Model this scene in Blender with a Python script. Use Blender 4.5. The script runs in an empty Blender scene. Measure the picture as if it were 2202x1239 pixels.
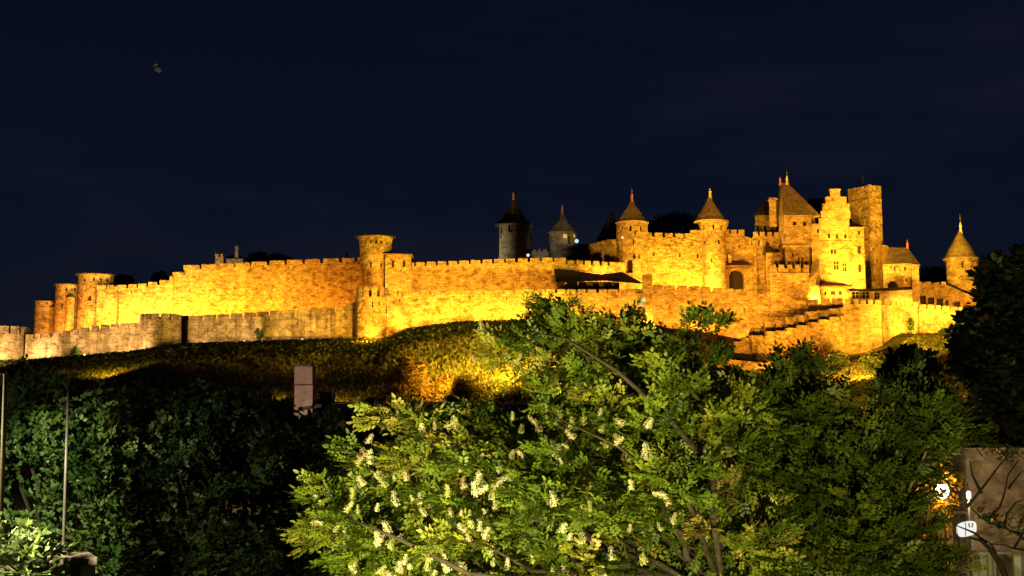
import bpy, bmesh, math, random
import numpy as np
from mathutils import Vector, Matrix, Euler

random.seed(7)
RNG = np.random.default_rng(7)
S = bpy.context.scene
COL = S.collection

# ------------------------------------------------------------------ camera
F = 2550.0                       # focal length in pixels of the 2202 px wide frame
CU, CV, HV = 1101.0, 619.5, 900.0
PITCH = math.atan((HV - CV) / F)
CAM = Vector((0, 0, 6.0))
cam_d = bpy.data.cameras.new('camera')
cam_d.sensor_width = 36.0
cam_d.lens = 36.0 * F / 2202.0
cam_d.clip_start = 0.1
cam_d.clip_end = 6000
cam_o = bpy.data.objects.new('camera', cam_d)
cam_o.location = CAM
cam_o.rotation_euler = (math.pi / 2 + PITCH, 0, 0)
COL.objects.link(cam_o)
S.camera = cam_o
CP, SP = math.cos(PITCH), math.sin(PITCH)

def ray(u, v):
    a, b = (u - CU) / F, -(v - CV) / F
    return Vector((a, CP - b * SP, SP + b * CP))

def P(u, v, Y):
    d = ray(u, v)
    return CAM + d * (Y / d.y)

def mpp(Y):
    return Y / F

# ------------------------------------------------------------------ world, exposure
w = bpy.data.worlds.new('World')
S.world = w
w.use_nodes = True
nt = w.node_tree
nt.nodes.clear()
out = nt.nodes.new('ShaderNodeOutputWorld')
bg = nt.nodes.new('ShaderNodeBackground')
tc = nt.nodes.new('ShaderNodeTexCoord')
sx = nt.nodes.new('ShaderNodeSeparateXYZ')
rp = nt.nodes.new('ShaderNodeValToRGB')
nz = nt.nodes.new('ShaderNodeTexNoise')
mx = nt.nodes.new('ShaderNodeMix'); mx.data_type = 'RGBA'; mx.blend_type = 'MULTIPLY'
nz.inputs['Scale'].default_value = 2.6; nz.inputs['Detail'].default_value = 5; nz.inputs['Roughness'].default_value = .6
rp2 = nt.nodes.new('ShaderNodeValToRGB')
rp2.color_ramp.elements[0].position = 0.46; rp2.color_ramp.elements[0].color = (0.95, 0.96, 0.98, 1)
rp2.color_ramp.elements[1].position = 0.72; rp2.color_ramp.elements[1].color = (1.9, 1.55, 1.22, 1)
e = rp.color_ramp.elements
e[0].position = 0.0; e[0].color = (0.0056, 0.0076, 0.0150, 1)
e[1].position = 0.42; e[1].color = (0.0019, 0.0033, 0.0140, 1)
m1 = rp.color_ramp.elements.new(0.2); m1.color = (0.0032, 0.0052, 0.0148, 1)
bg.inputs['Strength'].default_value = 1.0
L = nt.links.new
L(tc.outputs['Generated'], sx.inputs[0]); L(sx.outputs['Z'], rp.inputs[0])
wm = nt.nodes.new('ShaderNodeMapping'); wm.inputs['Scale'].default_value = (1, 1, 4.5); wm.inputs['Rotation'].default_value = (0, .12, 0)
L(tc.outputs['Generated'], wm.inputs['Vector']); L(wm.outputs[0], nz.inputs['Vector']); L(nz.outputs[0], rp2.inputs[0])
mx.inputs['Factor'].default_value = 1.0
L(rp.outputs[0], mx.inputs['A']); L(rp2.outputs[0], mx.inputs['B'])
L(mx.outputs['Result'], bg.inputs['Color']); L(bg.outputs[0], out.inputs['Surface'])

S.view_settings.view_transform = 'Standard'
S.view_settings.look = 'None'
S.view_settings.exposure = 0.0
S.view_settings.gamma = 1.0
S.view_settings.use_curve_mapping = False
S.render.engine = 'CYCLES'
S.cycles.max_bounces = 4
S.cycles.diffuse_bounces = 2
S.cycles.glossy_bounces = 2
S.cycles.transmission_bounces = 3
S.cycles.transparent_max_bounces = 4
S.cycles.sample_clamp_indirect = 3.0
S.cycles.use_denoising = True
S.cycles.use_light_tree = True

# ------------------------------------------------------------------ ground height (used by lamps, walls and plants)
BASE = [(-700, 830, 300), (-250, 790, 296), (-40, 772, 294), (40, 778, 293), (300, 757, 292), (405, 741, 292), (765, 729, 290), (835, 727, 288),
        (880, 709, 290), (1000, 694, 292), (1170, 691, 294), (1330, 695, 296), (1500, 712, 296), (1650, 742, 293), (1730, 790, 276),
        (1798, 776, 275), (1898, 749, 276), (1925, 716, 287), (2100, 716, 288), (2400, 722, 292), (2900, 740, 300)]
_b = [P(u, v, Y) for u, v, Y in BASE]
_bx = [p.x for p in _b]; _bz = [p.z for p in _b]; _by = [p.y for p in _b]
def ground(x, y):
    x = np.asarray(x, float); y = np.asarray(y, float)
    zw = np.interp(x, _bx, _bz); yw = np.interp(x, _bx, _by)
    d = yw - y
    drop = np.interp(d, [-400, -60, -4, 0, 7, 15, 40, 120], [26, -5.0, 0.0, 0.0, 0.6, 4.4, 11.5, 34.0])
    bumps = 0.5 * (0.35 * np.sin(x * .21 + 1.3 * np.sin(y * .13)) + 0.3 * np.sin(y * .31 + x * .07) + .2 * np.sin(x * .55 + y * .4))
    bumps *= np.clip((d - 12) / 12, 0, 1)
    z = zw - drop + bumps
    return np.maximum(z, 0.02 * np.sin(x * .5) + 0.0)
def G(x, y): return float(ground(x, y))
def Yg(u, v):
    """depth at which the hillside shows at pixel (u, v)"""
    lo, hi = 205.0, 292.0
    for _ in range(40):
        m = (lo + hi) / 2; p = P(u, v, m)
        if G(p.x, m) > p.z: hi = m
        else: lo = m
    return lo

# ------------------------------------------------------------------ floodlights and street lamps (light only; most have no fixture)
AMBER = (1.0, 0.39, 0.026)
GOLD = (1.0, 0.47, 0.028)
ORANGE = (1.0, 0.335, 0.014)
CREAM = (1.0, 0.58, 0.21)
STREET = (1.0, 0.85, 0.30)
COOL = (0.95, 1.0, 0.42)
LAMPS = []

def lamp(u, v, Y, power, color, target=None, deg=130, blend=0.6, radius=0.35):
    """A floodlight: at pixel (u, v) seen at depth Y, aimed at another such point."""
    p = P(u, v, Y)
    if target is None:
        d = bpy.data.lights.new('floodlight_bulb', 'POINT')
    else:
        d = bpy.data.lights.new('floodlight_bulb', 'SPOT')
        d.spot_size = math.radians(deg); d.spot_blend = blend
    d.energy = power * LM; d.color = color; d.shadow_soft_size = radius
    o = bpy.data.objects.new('floodlight_bulb', d)
    o.location = p
    if target is not None:
        o.rotation_euler = (P(*target) - p).to_track_quat('-Z', 'Y').to_euler()
    COL.objects.link(o)
    LAMPS.append(o)
    return o

KW = 1000.0
LM = 3.1
def glamp(u, dY, h, power, color, tv, deg=150, blend=0.6):
    """A floodlight on the ground dY metres before the outer wall, lighting the wall at image height tv."""
    x = float(np.interp(u, [q[0] for q in BASE], _bx)); yw = float(np.interp(x, _bx, _by))
    p = Vector((x, yw - dY, G(x, yw - dY) + h))
    d = bpy.data.lights.new('floodlight_bulb', 'SPOT')
    d.spot_size = math.radians(deg); d.spot_blend = blend; d.energy = power * LM; d.color = color; d.shadow_soft_size = 0.3
    o = bpy.data.objects.new('floodlight_bulb', d); o.location = p
    o.rotation_euler = (P(u, tv, yw) - p).to_track_quat('-Z', 'Y').to_euler()
    COL.objects.link(o); LAMPS.append(o)
    return o

# inner rampart (lamps stand in the lists between the two walls)
lamp(228, 690, 322, 6*KW, GOLD, (226, 650, 332), 150)
lamp(300, 680, 320, 9*KW, GOLD, (300, 640, 332), 150)
lamp(360, 680, 320, 10*KW, GOLD, (360, 630, 332), 150)
lamp(430, 690, 319, 13*KW, GOLD, (432, 625, 332), 150)
lamp(500, 688, 319, 12*KW, GOLD, (500, 620, 332), 150)
lamp(575, 684, 318, 8*KW, AMBER, (580, 615, 332), 150)
lamp(650, 680, 317, 7*KW, ORANGE, (655, 615, 332), 150)
lamp(722, 672, 316, 4*KW, ORANGE, (722, 600, 332), 150)
lamp(96, 715, 318, 7.5*KW, ORANGE, (98, 680, 333), 150)
lamp(140, 720, 312, 11*KW, ORANGE, (140, 670, 331), 150)
lamp(190, 740, 300, 20*KW, CREAM, (188, 640, 330), 120)
lamp(838, 632, 311, 3.4*KW, AMBER, (815, 540, 322), 150)
lamp(905, 640, 304, 9*KW, AMBER, (905, 585, 322), 150)
lamp(985, 640, 304, 11*KW, GOLD, (985, 585, 322), 150)
lamp(1065, 640, 304, 9*KW, AMBER, (1065, 585, 322), 150)
lamp(1135, 640, 303, 3*KW, ORANGE, (1135, 585, 322), 140)
# broad floods on the hillside
# outer wall
for u_, p_, c_, t_ in [(20, 3.4, CREAM, 735), (105, 3.0, CREAM, 735), (200, 3.2, CREAM, 730), (290, 3.2, CREAM, 720), (440, 2.1, CREAM, 705), (540, 1.5, CREAM, 700),
                       (660, 1.2, CREAM, 690), (800, 5.0, AMBER, 670), (880, 4.0, AMBER, 660), (960, 3.0, AMBER, 655), (1040, 3.6, GOLD, 655), (1110, 4.0, GOLD, 655),
                       (1190, 4.0, GOLD, 655), (1300, 4.5, AMBER, 660), (1400, 4.5, AMBER, 660), (1500, 4.5, AMBER, 660), (1600, 4.5, AMBER, 660), (1945, 3.2, GOLD, 690), (2015, 3.0, AMBER, 690), (2085, 3.0, AMBER, 690)]:
    glamp(u_, 12.0 if u_ in (20, 800) else (4.6 if 850 < u_ < 1250 else 6.5), 2.5 if u_ in (20, 800) else 0.5, p_ * KW * (1.8 if u_ in (20, 800) else 1), c_, t_)
# chateau
lamp(1300, 600, 314, 4*KW, AMBER, (1310, 540, 330), 150)
lamp(1375, 625, 312, 9*KW, GOLD, (1370, 540, 326), 150)
lamp(1440, 625, 316, 11*KW, GOLD, (1440, 560, 328), 150)
lamp(1490, 625, 318, 6*KW, GOLD, (1485, 560, 328), 150)
lamp(1538, 628, 318.5, 7*KW, GOLD, (1535, 560, 326), 150)
lamp(1600, 640, 312, 6*KW, AMBER, (1600, 560, 330), 150)
lamp(1660, 650, 308, 8*KW, AMBER, (1660, 560, 322), 150)
lamp(1715, 588, 318.4, 8*KW, GOLD, (1714, 500, 322), 150)
lamp(1752, 648, 317, 5*KW, GOLD, (1752, 600, 323), 150)
lamp(1805, 642, 311.5, 5*KW, GOLD, (1805, 540, 324), 150)
lamp(1800, 603, 320.8, 1.2*KW, GOLD, (1800, 545, 324), 160)
lamp(1835, 606, 320.4, 1.4*KW, GOLD, (1835, 545, 324), 160)
lamp(1850, 618, 316, 10*KW, GOLD, (1840, 540, 324), 150)
lamp(1560, 900, 190, 210*KW, AMBER, (1560, 510, 324), 40, 0.7, 0.6)
lamp(1880, 900, 190, 240*KW, AMBER, (1830, 500, 324), 40, 0.7, 0.6)
lamp(2150, 760, 250, 190*KW, GOLD, (1893, 470, 334), 34, .6)
lamp(1836, 600, 312, 16*KW, ORANGE, (1850, 470, 336), 80)
lamp(1940, 668, 308, 5*KW, AMBER, (1940, 590, 318), 150)
lamp(2020, 690, 300, 8*KW, AMBER, (2030, 600, 316), 150)
lamp(2080, 690, 300, 10*KW, AMBER, (2075, 590, 316), 150)
# bastion, ramp and rocks
lamp(1858, 745, 272, 4.5*KW, GOLD, (1860, 690, 281), 150)
lamp(1935, 735, 276, 4*KW, GOLD, (1930, 680, 287), 150)
lamp(2040, 745, 274, 9*KW, AMBER, (2030, 690, 288), 150)
lamp(1700, 826, 250, 11*KW, AMBER, (1720, 740, 272), 120)
lamp(1800, 820, 252, 9*KW, AMBER, (1790, 730, 274), 120)
lamp(1600, 830, 252, 8*KW, AMBER, (1620, 760, 272), 120)
lamp(1720, 740, 262, 4*KW, ORANGE, (1740, 665, 292), 110)
# grass slope below the centre wall
def hlamp(u, v, h, power, color, target, deg=130):
    Y = Yg(u, v); p = P(u, v, Y)
    o = lamp(u, v, Y, power, color, (target[0], target[1], Yg(*target)), deg)
    o.location.z += h
TURF = (1.0, 0.60, 0.035)
hlamp(1215, 850, 5.0, 170*KW, TURF, (985, 745), 80)
hlamp(1085, 884, 7.0, 12*KW, TURF, (1040, 815), 140)
hlamp(950, 890, 5.0, 16*KW, AMBER, (885, 815), 80)
hlamp(225, 818, 2.5, 3.0*KW, TURF, (250, 780), 130)
hlamp(600, 866, 1.5, .25*KW, TURF, (600, 840), 120)
hlamp(720, 880, 2.0, 1.0*KW, TURF, (760, 850), 130)
hlamp(1990, 824, 8.0, 80*KW, TURF, (1995, 768), 50)
hlamp(1020, 866, 7.0, 75*KW, TURF, (965, 765), 62)
hlamp(1850, 830, 3.0, 9*KW, TURF, (1840, 790), 130)
hlamp(2148, 876, 2.5, 5*KW, TURF, (2150, 848), 130)
# street lamps near the camera: the one under the viewpoint, the cool one on the slim post, the corner lamp; two added unseen spots
def street(p, power, color, radius=.15):
    d = bpy.data.lights.new('street_lamp_bulb', 'POINT'); d.energy = power; d.color = color; d.shadow_soft_size = radius
    o = bpy.data.objects.new('street_lamp_bulb', d); o.location = p; COL.objects.link(o); LAMPS.append(o)
d = bpy.data.lights.new('street_lamp_bulb', 'SPOT'); d.energy = 10500; d.color = STREET; d.shadow_soft_size = .12; d.spot_size = math.radians(94); d.spot_blend = .35
o = bpy.data.objects.new('street_lamp_bulb', d); o.location = (-3.3, 12.6, 2.7)
o.rotation_euler = (Vector((1.4, 18.4, 4.4)) - o.location).to_track_quat('-Z', 'Y').to_euler(); COL.objects.link(o); LAMPS.append(o)
def street_spot(p, to, power, color, deg, blend=.6):
    d = bpy.data.lights.new('street_lamp_bulb', 'SPOT'); d.energy = power; d.color = color; d.shadow_soft_size = .12; d.spot_size = math.radians(deg); d.spot_blend = blend
    o = bpy.data.objects.new('street_lamp_bulb', d); o.location = p
    o.rotation_euler = (Vector(to) - Vector(p)).to_track_quat('-Z', 'Y').to_euler(); COL.objects.link(o); LAMPS.append(o)
street_spot((3.4, 7.5, 2.6), (4.6, 22.0, 5.2), 11500, STREET, 80)  # unseen spot added to lift the right half of the trees
street_spot((-5.6, 7.4, 6.3), (-4.5, 10.6, 4.7), 5200, (1.0, .88, .6), 50)  # unseen spot added to brighten the pale shrub and pillar cap
_p = P(-150, 780, 19); street_spot((_p.x - .1, 19, _p.z - .34), (_p.x + 1.0, 24.0, 3.6), 3600, COOL, 66)
street((_p.x - .1, 19, _p.z - .34), 230, COOL)
_p = P(560, 905, 78); street((_p.x, 78, _p.z), 2400, (1.0, .70, .5))
_p = P(2026, 1056, 30.0); street((_p.x - .1, 29.6, _p.z), 650, (1.0, .25, .015), .1)
_p = P(2083, 1065, 43); street((_p.x, 42.8, _p.z), 420, (1.0, .72, .4), .1)
# keep towers behind
lamp(985, 562, 396, 3.6*KW, (1.0, 0.80, 0.42), (1095, 515, 400), 60)
lamp(1268, 520, 376, 2.6*KW, (1.0, 0.66, 0.2), (1212, 478, 397), 44, .5)
lamp(1150, 548, 382, .5*KW, (1.0, 0.8, 0.5), (1186, 525, 398), 60, .5)
lamp(470, 575, 404, 3*KW, CREAM, (471, 556, 415), 90)

# ------------------------------------------------------------------ materials
def mat_base(name):
    m = bpy.data.materials.new(name); m.use_nodes = True
    n = m.node_tree; n.nodes.clear()
    o = n.nodes.new('ShaderNodeOutputMaterial')
    b = n.nodes.new('ShaderNodeBsdfPrincipled')
    n.links.new(b.outputs[0], o.inputs[0])
    b.inputs['Roughness'].default_value = 0.9
    b.inputs['Specular IOR Level'].default_value = 0.15
    return m, n, b

def N(n, t, **kw):
    x = n.nodes.new(t)
    for k, v in kw.items():
        if k in x.inputs: x.inputs[k].default_value = v
        else: setattr(x, k, v)
    return x

def ramp(n, stops):
    r = n.nodes.new('ShaderNodeValToRGB')
    el = r.color_ramp.elements
    while len(el) < len(stops): el.new(0.5)
    for q, (p, c) in zip(el, stops):
        q.position = p; q.color = (*c, 1) if len(c) == 3 else c
    return r

def mul(n, a, b, fac=1.0, mode='MULTIPLY'):
    x = n.nodes.new('ShaderNodeMix'); x.data_type = 'RGBA'; x.blend_type = mode
    x.inputs['Factor'].default_value = fac
    n.links.new(a, x.inputs['A']); n.links.new(b, x.inputs['B'])
    return x.outputs['Result']

def stone(name, light, dark, scale=1.0, streak=0.0, patch=0.5, bump=0.5, course=0.42):
    """Old masonry: big weathered patches, metre-sized mottling, courses, vertical streaks."""
    m, n, b = mat_base(name)
    lk = n.links.new
    geo = N(n, 'ShaderNodeNewGeometry')
    mp = N(n, 'ShaderNodeMapping'); mp.inputs['Scale'].default_value = (scale * .8, scale * .8, scale * 1.25)
    lk(geo.outputs['Position'], mp.inputs['Vector'])
    n1 = N(n, 'ShaderNodeTexNoise', Scale=0.10, Detail=4.0, Roughness=0.6); lk(mp.outputs[0], n1.inputs['Vector'])
    n2 = N(n, 'ShaderNodeTexNoise', Scale=0.62, Detail=7.0, Roughness=0.66, Distortion=0.5); lk(mp.outputs[0], n2.inputs['Vector'])
    n5 = N(n, 'ShaderNodeTexNoise', Scale=1.5, Detail=3.0, Roughness=0.6, Distortion=1.2); lk(mp.outputs[0], n5.inputs['Vector'])
    vo = N(n, 'ShaderNodeTexVoronoi', Scale=1.15); lk(mp.outputs[0], vo.inputs['Vector'])
    r1 = ramp(n, [(0.33, [a * (1 - patch) + c * patch for a, c in zip(light, dark)]), (0.62, light)])
    lk(n1.outputs[0], r1.inputs[0])
    r2 = ramp(n, [(0.35, (0.28, 0.24, 0.20)), (0.47, (0.72, 0.69, 0.64)), (0.60, (1.0, 1.0, 1.0)), (0.74, (1.16, 1.14, 1.1))])
    lk(n2.outputs[0], r2.inputs[0])
    c = mul(n, r1.outputs[0], r2.outputs[0], 0.9)
    r5 = ramp(n, [(0.36, (0.42, 0.37, 0.31)), (0.50, (0.9, 0.88, 0.86)), (0.62, (1.2, 1.19, 1.16))]); lk(n5.outputs[0], r5.inputs[0])
    c = mul(n, c, r5.outputs[0], 0.75 * min(1.0, bump * 1.8))
    # separate stones: each voronoi cell a slightly different tone
    rv = ramp(n, [(0.0, (0.62, 0.60, 0.57)), (1.0, (1.18, 1.16, 1.12))])
    sv = N(n, 'ShaderNodeSeparateColor'); lk(vo.outputs['Color'], sv.inputs[0]); lk(sv.outputs[0], rv.inputs[0])
    c = mul(n, c, rv.outputs[0], 0.55)
    # courses: thin darker joints on level beds
    sx = N(n, 'ShaderNodeSeparateXYZ'); lk(geo.outputs['Position'], sx.inputs[0])
    ad = N(n, 'ShaderNodeMath', operation='ADD'); lk(sx.outputs[0], ad.inputs[0]); lk(sx.outputs[1], ad.inputs[1])
    cb = N(n, 'ShaderNodeCombineXYZ'); lk(ad.outputs[0], cb.inputs[0]); lk(sx.outputs[2], cb.inputs[1])
    br = N(n, 'ShaderNodeTexBrick', Scale=1.0); br.inputs['Brick Width'].default_value = 1.5
    br.inputs['Row Height'].default_value = 0.72; br.inputs['Mortar Size'].default_value = 0.06
    br.inputs['Color1'].default_value = (1.08, 1.08, 1.08, 1); br.inputs['Color2'].default_value = (0.82, 0.81, 0.8, 1)
    br.inputs['Mortar'].default_value = (0.45, 0.42, 0.38, 1)
    lk(cb.outputs[0], br.inputs['Vector'])
    c = mul(n, c, br.outputs[0], course)
    if streak > 0:
        ms = N(n, 'ShaderNodeMapping'); ms.inputs['Scale'].default_value = (0.55, 0.55, 0.07)
        lk(geo.outputs['Position'], ms.inputs['Vector'])
        n3 = N(n, 'ShaderNodeTexNoise', Scale=1.0, Detail=5.0, Roughness=0.6); lk(ms.outputs[0], n3.inputs['Vector'])
        r3 = ramp(n, [(0.40, (0.34, 0.32, 0.27)), (0.56, (1.0, 1.0, 1.0))]); lk(n3.outputs[0], r3.inputs[0])
        c = mul(n, c, r3.outputs[0], streak)
    lk(c, b.inputs['Base Color'])
    mh = N(n, 'ShaderNodeMath', operation='MULTIPLY_ADD')
    lk(vo.outputs['Distance'], mh.inputs[0]); mh.inputs[1].default_value = -0.6; lk(n2.outputs[0], mh.inputs[2])
    bp = N(n, 'ShaderNodeBump', Strength=bump, Distance=0.55); lk(mh.outputs[0], bp.inputs['Height'])
    lk(bp.outputs[0], b.inputs['Normal'])
    return m

def simple(name, col, var=0.25, scale=2.0, rough=0.85, bump=0.15, dist=0.05, spec=0.2):
    m, n, b = mat_base(name)
    lk = n.links.new
    tc = N(n, 'ShaderNodeNewGeometry')
    nz = N(n, 'ShaderNodeTexNoise', Scale=scale, Detail=5.0, Roughness=0.6); lk(tc.outputs['Position'], nz.inputs['Vector'])
    r = ramp(n, [(0.3, [c * (1 - var) for c in col]), (0.7, [min(1, c * (1 + var)) for c in col])])
    lk(nz.outputs[0], r.inputs[0]); lk(r.outputs[0], b.inputs['Base Color'])
    bp = N(n, 'ShaderNodeBump', Strength=bump, Distance=dist); lk(nz.outputs[0], bp.inputs['Height']); lk(bp.outputs[0], b.inputs['Normal'])
    b.inputs['Roughness'].default_value = rough
    b.inputs['Specular IOR Level'].default_value = spec
    return m

def slate(name, col, row=0.45):
    m, n, b = mat_base(name)
    lk = n.links.new
    g = N(n, 'ShaderNodeNewGeometry'); sx = N(n, 'ShaderNodeSeparateXYZ'); lk(g.outputs['Position'], sx.inputs[0])
    ad = N(n, 'ShaderNodeMath', operation='ADD'); lk(sx.outputs[0], ad.inputs[0]); lk(sx.outputs[1], ad.inputs[1])
    cb = N(n, 'ShaderNodeCombineXYZ'); lk(ad.outputs[0], cb.inputs[0]); lk(sx.outputs[2], cb.inputs[1])
    br = N(n, 'ShaderNodeTexBrick', Scale=1.0); br.inputs['Brick Width'].default_value = 0.5; br.inputs['Row Height'].default_value = row
    br.inputs['Mortar Size'].default_value = 0.03
    br.inputs['Color1'].default_value = (*[c * 1.25 for c in col], 1); br.inputs['Color2'].default_value = (*[c * 0.75 for c in col], 1)
    br.inputs['Mortar'].default_value = (*[c * 0.45 for c in col], 1)
    lk(cb.outputs[0], br.inputs['Vector'])
    nz = N(n, 'ShaderNodeTexNoise', Scale=0.8, Detail=5.0); lk(g.outputs['Position'], nz.inputs['Vector'])
    r = ramp(n, [(0.3, (0.6, 0.6, 0.6)), (0.7, (1.2, 1.2, 1.2))]); lk(nz.outputs[0], r.inputs[0])
    lk(mul(n, br.outputs[0], r.outputs[0], 1.0), b.inputs['Base Color'])
    bp = N(n, 'ShaderNodeBump', Strength=0.4, Distance=0.08); lk(br.outputs['Fac'], bp.inputs['Height']); bp.invert = True
    lk(bp.outputs[0], b.inputs['Normal'])
    b.inputs['Roughness'].default_value = 0.7
    return m

def emit(name, col, strength):
    m = bpy.data.materials.new(name); m.use_nodes = True
    n = m.node_tree; n.nodes.clear()
    o = n.nodes.new('ShaderNodeOutputMaterial'); e = n.nodes.new('ShaderNodeEmission')
    e.inputs[0].default_value = (*col, 1); e.inputs[1].default_value = strength
    n.links.new(e.outputs[0], o.inputs[0])
    return m

def leafmat(name, stops, trans=0.35, rough=0.45):
    m = bpy.data.materials.new(name); m.use_nodes = True
    n = m.node_tree; n.nodes.clear()
    lk = n.links.new
    o = n.nodes.new('ShaderNodeOutputMaterial')
    b = n.nodes.new('ShaderNodeBsdfPrincipled'); t = n.nodes.new('ShaderNodeBsdfTranslucent')
    mixs = n.nodes.new('ShaderNodeMixShader'); mixs.inputs[0].default_value = trans
    at = N(n, 'ShaderNodeAttribute'); at.attribute_name = 'tint'
    r = ramp(n, stops); lk(at.outputs['Fac'], r.inputs[0])
    lk(r.outputs[0], b.inputs['Base Color']); lk(r.outputs[0], t.inputs['Color'])
    b.inputs['Roughness'].default_value = rough; b.inputs['Specular IOR Level'].default_value = 0.3
    lk(b.outputs[0], mixs.inputs[1]); lk(t.outputs[0], mixs.inputs[2]); lk(mixs.outputs[0], o.inputs[0])
    return m

M = {}
M['inner'] = stone('rampart_stone', (0.42, 0.345, 0.225), (0.26, 0.19, 0.10), streak=0.25, bump=0.55)
M['outer'] = stone('outer_wall_stone', (0.42, 0.35, 0.255), (0.22, 0.19, 0.12), streak=0.75, bump=0.45)
M['chateau'] = stone('castle_stone', (0.43, 0.355, 0.235), (0.27, 0.20, 0.11), streak=0.15, patch=0.45, bump=0.5)
M['ashlar'] = stone('dressed_stone', (0.45, 0.38, 0.26), (0.33, 0.26, 0.16), streak=0.1, patch=0.35, bump=0.22, course=0.5)
M['grey'] = stone('grey_stone', (0.34, 0.32, 0.27), (0.22, 0.20, 0.17), streak=0.3, patch=0.4, bump=0.25)
M['rubble'] = stone('rubble_stone', (0.44, 0.36, 0.22), (0.24, 0.17, 0.08), scale=1.1, streak=0.2, patch=0.6, bump=0.9, course=0.15)
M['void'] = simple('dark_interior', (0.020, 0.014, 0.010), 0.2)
M['litwin'] = emit('lit_window_glow', (1.0, 0.66, 0.16), .75)
M['slate'] = slate('grey_slate', (0.27, 0.225, 0.165))
M['darkslate'] = slate('dark_slate', (0.045, 0.045, 0.048))
M['tile'] = slate('clay_tile', (0.16, 0.085, 0.05), 0.4)
M['red'] = simple('red_lead_finial', (0.42, 0.16, 0.12))
M['white'] = simple('pale_lead_finial', (0.62, 0.60, 0.52))
M['iron'] = simple('dark_iron', (0.06, 0.06, 0.06))

# ------------------------------------------------------------------ object helpers
ORG = {}
def thing(name, label, cat, loc, group=None, kind=None):
    o = bpy.data.objects.new(name, None)
    o.empty_display_size = 0.5
    o.location = loc
    o['label'] = label; o['category'] = cat
    if group: o['group'] = group
    if kind: o['kind'] = kind
    COL.objects.link(o)
    ORG[o.name] = Vector(loc)
    return o

def attach(o, parent):
    if parent is not None:
        o.parent = parent

def mesh_obj(name, verts, faces, mats, parent=None, midx=None, smooth=False, origin=None):
    base = ORG[parent.name] if parent is not None else Vector((0, 0, 0))
    org = Vector(origin) if origin is not None else base
    me = bpy.data.meshes.new(name)
    me.from_pydata([tuple(Vector(v) - org) for v in verts], [], faces)
    for m in (mats if isinstance(mats, (list, tuple)) else [mats]): me.materials.append(m)
    if midx: me.polygons.foreach_set('material_index', midx)
    if smooth: me.polygons.foreach_set('use_smooth', [True] * len(me.polygons))
    me.update()
    o = bpy.data.objects.new(name, me)
    COL.objects.link(o)
    o.location = org - base
    attach(o, parent)
    ORG[o.name] = org
    return o

def tag(o, label=None, cat=None, group=None, kind=None):
    if label: o['label'] = label
    if cat: o['category'] = cat
    if group: o['group'] = group
    if kind: o['kind'] = kind
    return o

class MB:
    def __init__(s): s.v = []; s.f = []; s.m = []
    def face(s, pts, mi=0):
        k = len(s.v); s.v += [Vector(p) for p in pts]; s.f.append(tuple(range(k, k + len(pts)))); s.m.append(mi)
    def box(s, c, sx, sy, sz, rot=0.0, mi=0):
        """c = centre of the base"""
        co, si = math.cos(rot), math.sin(rot)
        k = len(s.v)
        for dz in (0, sz):
            for dx, dy in ((-.5, -.5), (.5, -.5), (.5, .5), (-.5, .5)):
                x, y = dx * sx, dy * sy
                s.v.append(Vector((c[0] + x * co - y * si, c[1] + x * si + y * co, c[2] + dz)))
        for q in ((0, 1, 5, 4), (1, 2, 6, 5), (2, 3, 7, 6), (3, 0, 4, 7), (4, 5, 6, 7), (3, 2, 1, 0)):
            s.f.append(tuple(k + i for i in q)); s.m.append(mi)
    def lathe(s, cx, cy, prof, n=32, mi=0, close_top=False, close_bottom=False):
        k = len(s.v)
        for r, z in prof:
            for i in range(n):
                a = 2 * math.pi * i / n
                s.v.append(Vector((cx + r * math.sin(a), cy - r * math.cos(a), z)))
        for j in range(len(prof) - 1):
            for i in range(n):
                a, b = k + j * n + i, k + j * n + (i + 1) % n
                s.f.append((a, b, b + n, a + n)); s.m.append(mi)
        if close_top: s.f.append(tuple(k + (len(prof) - 1) * n + i for i in range(n))); s.m.append(mi)
        if close_bottom: s.f.append(tuple(k + n - 1 - i for i in range(n))); s.m.append(mi)
    def tube(s, pts, rad, n=6, mi=0):
        k = len(s.v)
        pts = [Vector(p) for p in pts]
        for i, p in enumerate(pts):
            t = (pts[min(i + 1, len(pts) - 1)] - pts[max(i - 1, 0)]).normalized()
            a = t.orthogonal().normalized() if abs(t.z) > 0.95 else t.cross(Vector((0, 0, 1))).normalized()
            b = t.cross(a)
            r = rad[i] if isinstance(rad, (list, tuple)) else rad
            for j in range(n):
                q = 2 * math.pi * j / n
                s.v.append(p + (a * math.cos(q) + b * math.sin(q)) * r)
        for i in range(len(pts) - 1):
            for j in range(n):
                a, b = k + i * n + j, k + i * n + (j + 1) % n
                s.f.append((a, b, b + n, a + n)); s.m.append(mi)
        s.f.append(tuple(k + n - 1 - j for j in range(n))); s.m.append(mi)
        s.f.append(tuple(k + (len(pts) - 1) * n + j for j in range(n))); s.m.append(mi)
    def build(s, name, mats, parent=None, smooth=False, origin=None):
        return mesh_obj(name, s.v, s.f, mats, parent, s.m, smooth, origin)

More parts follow.
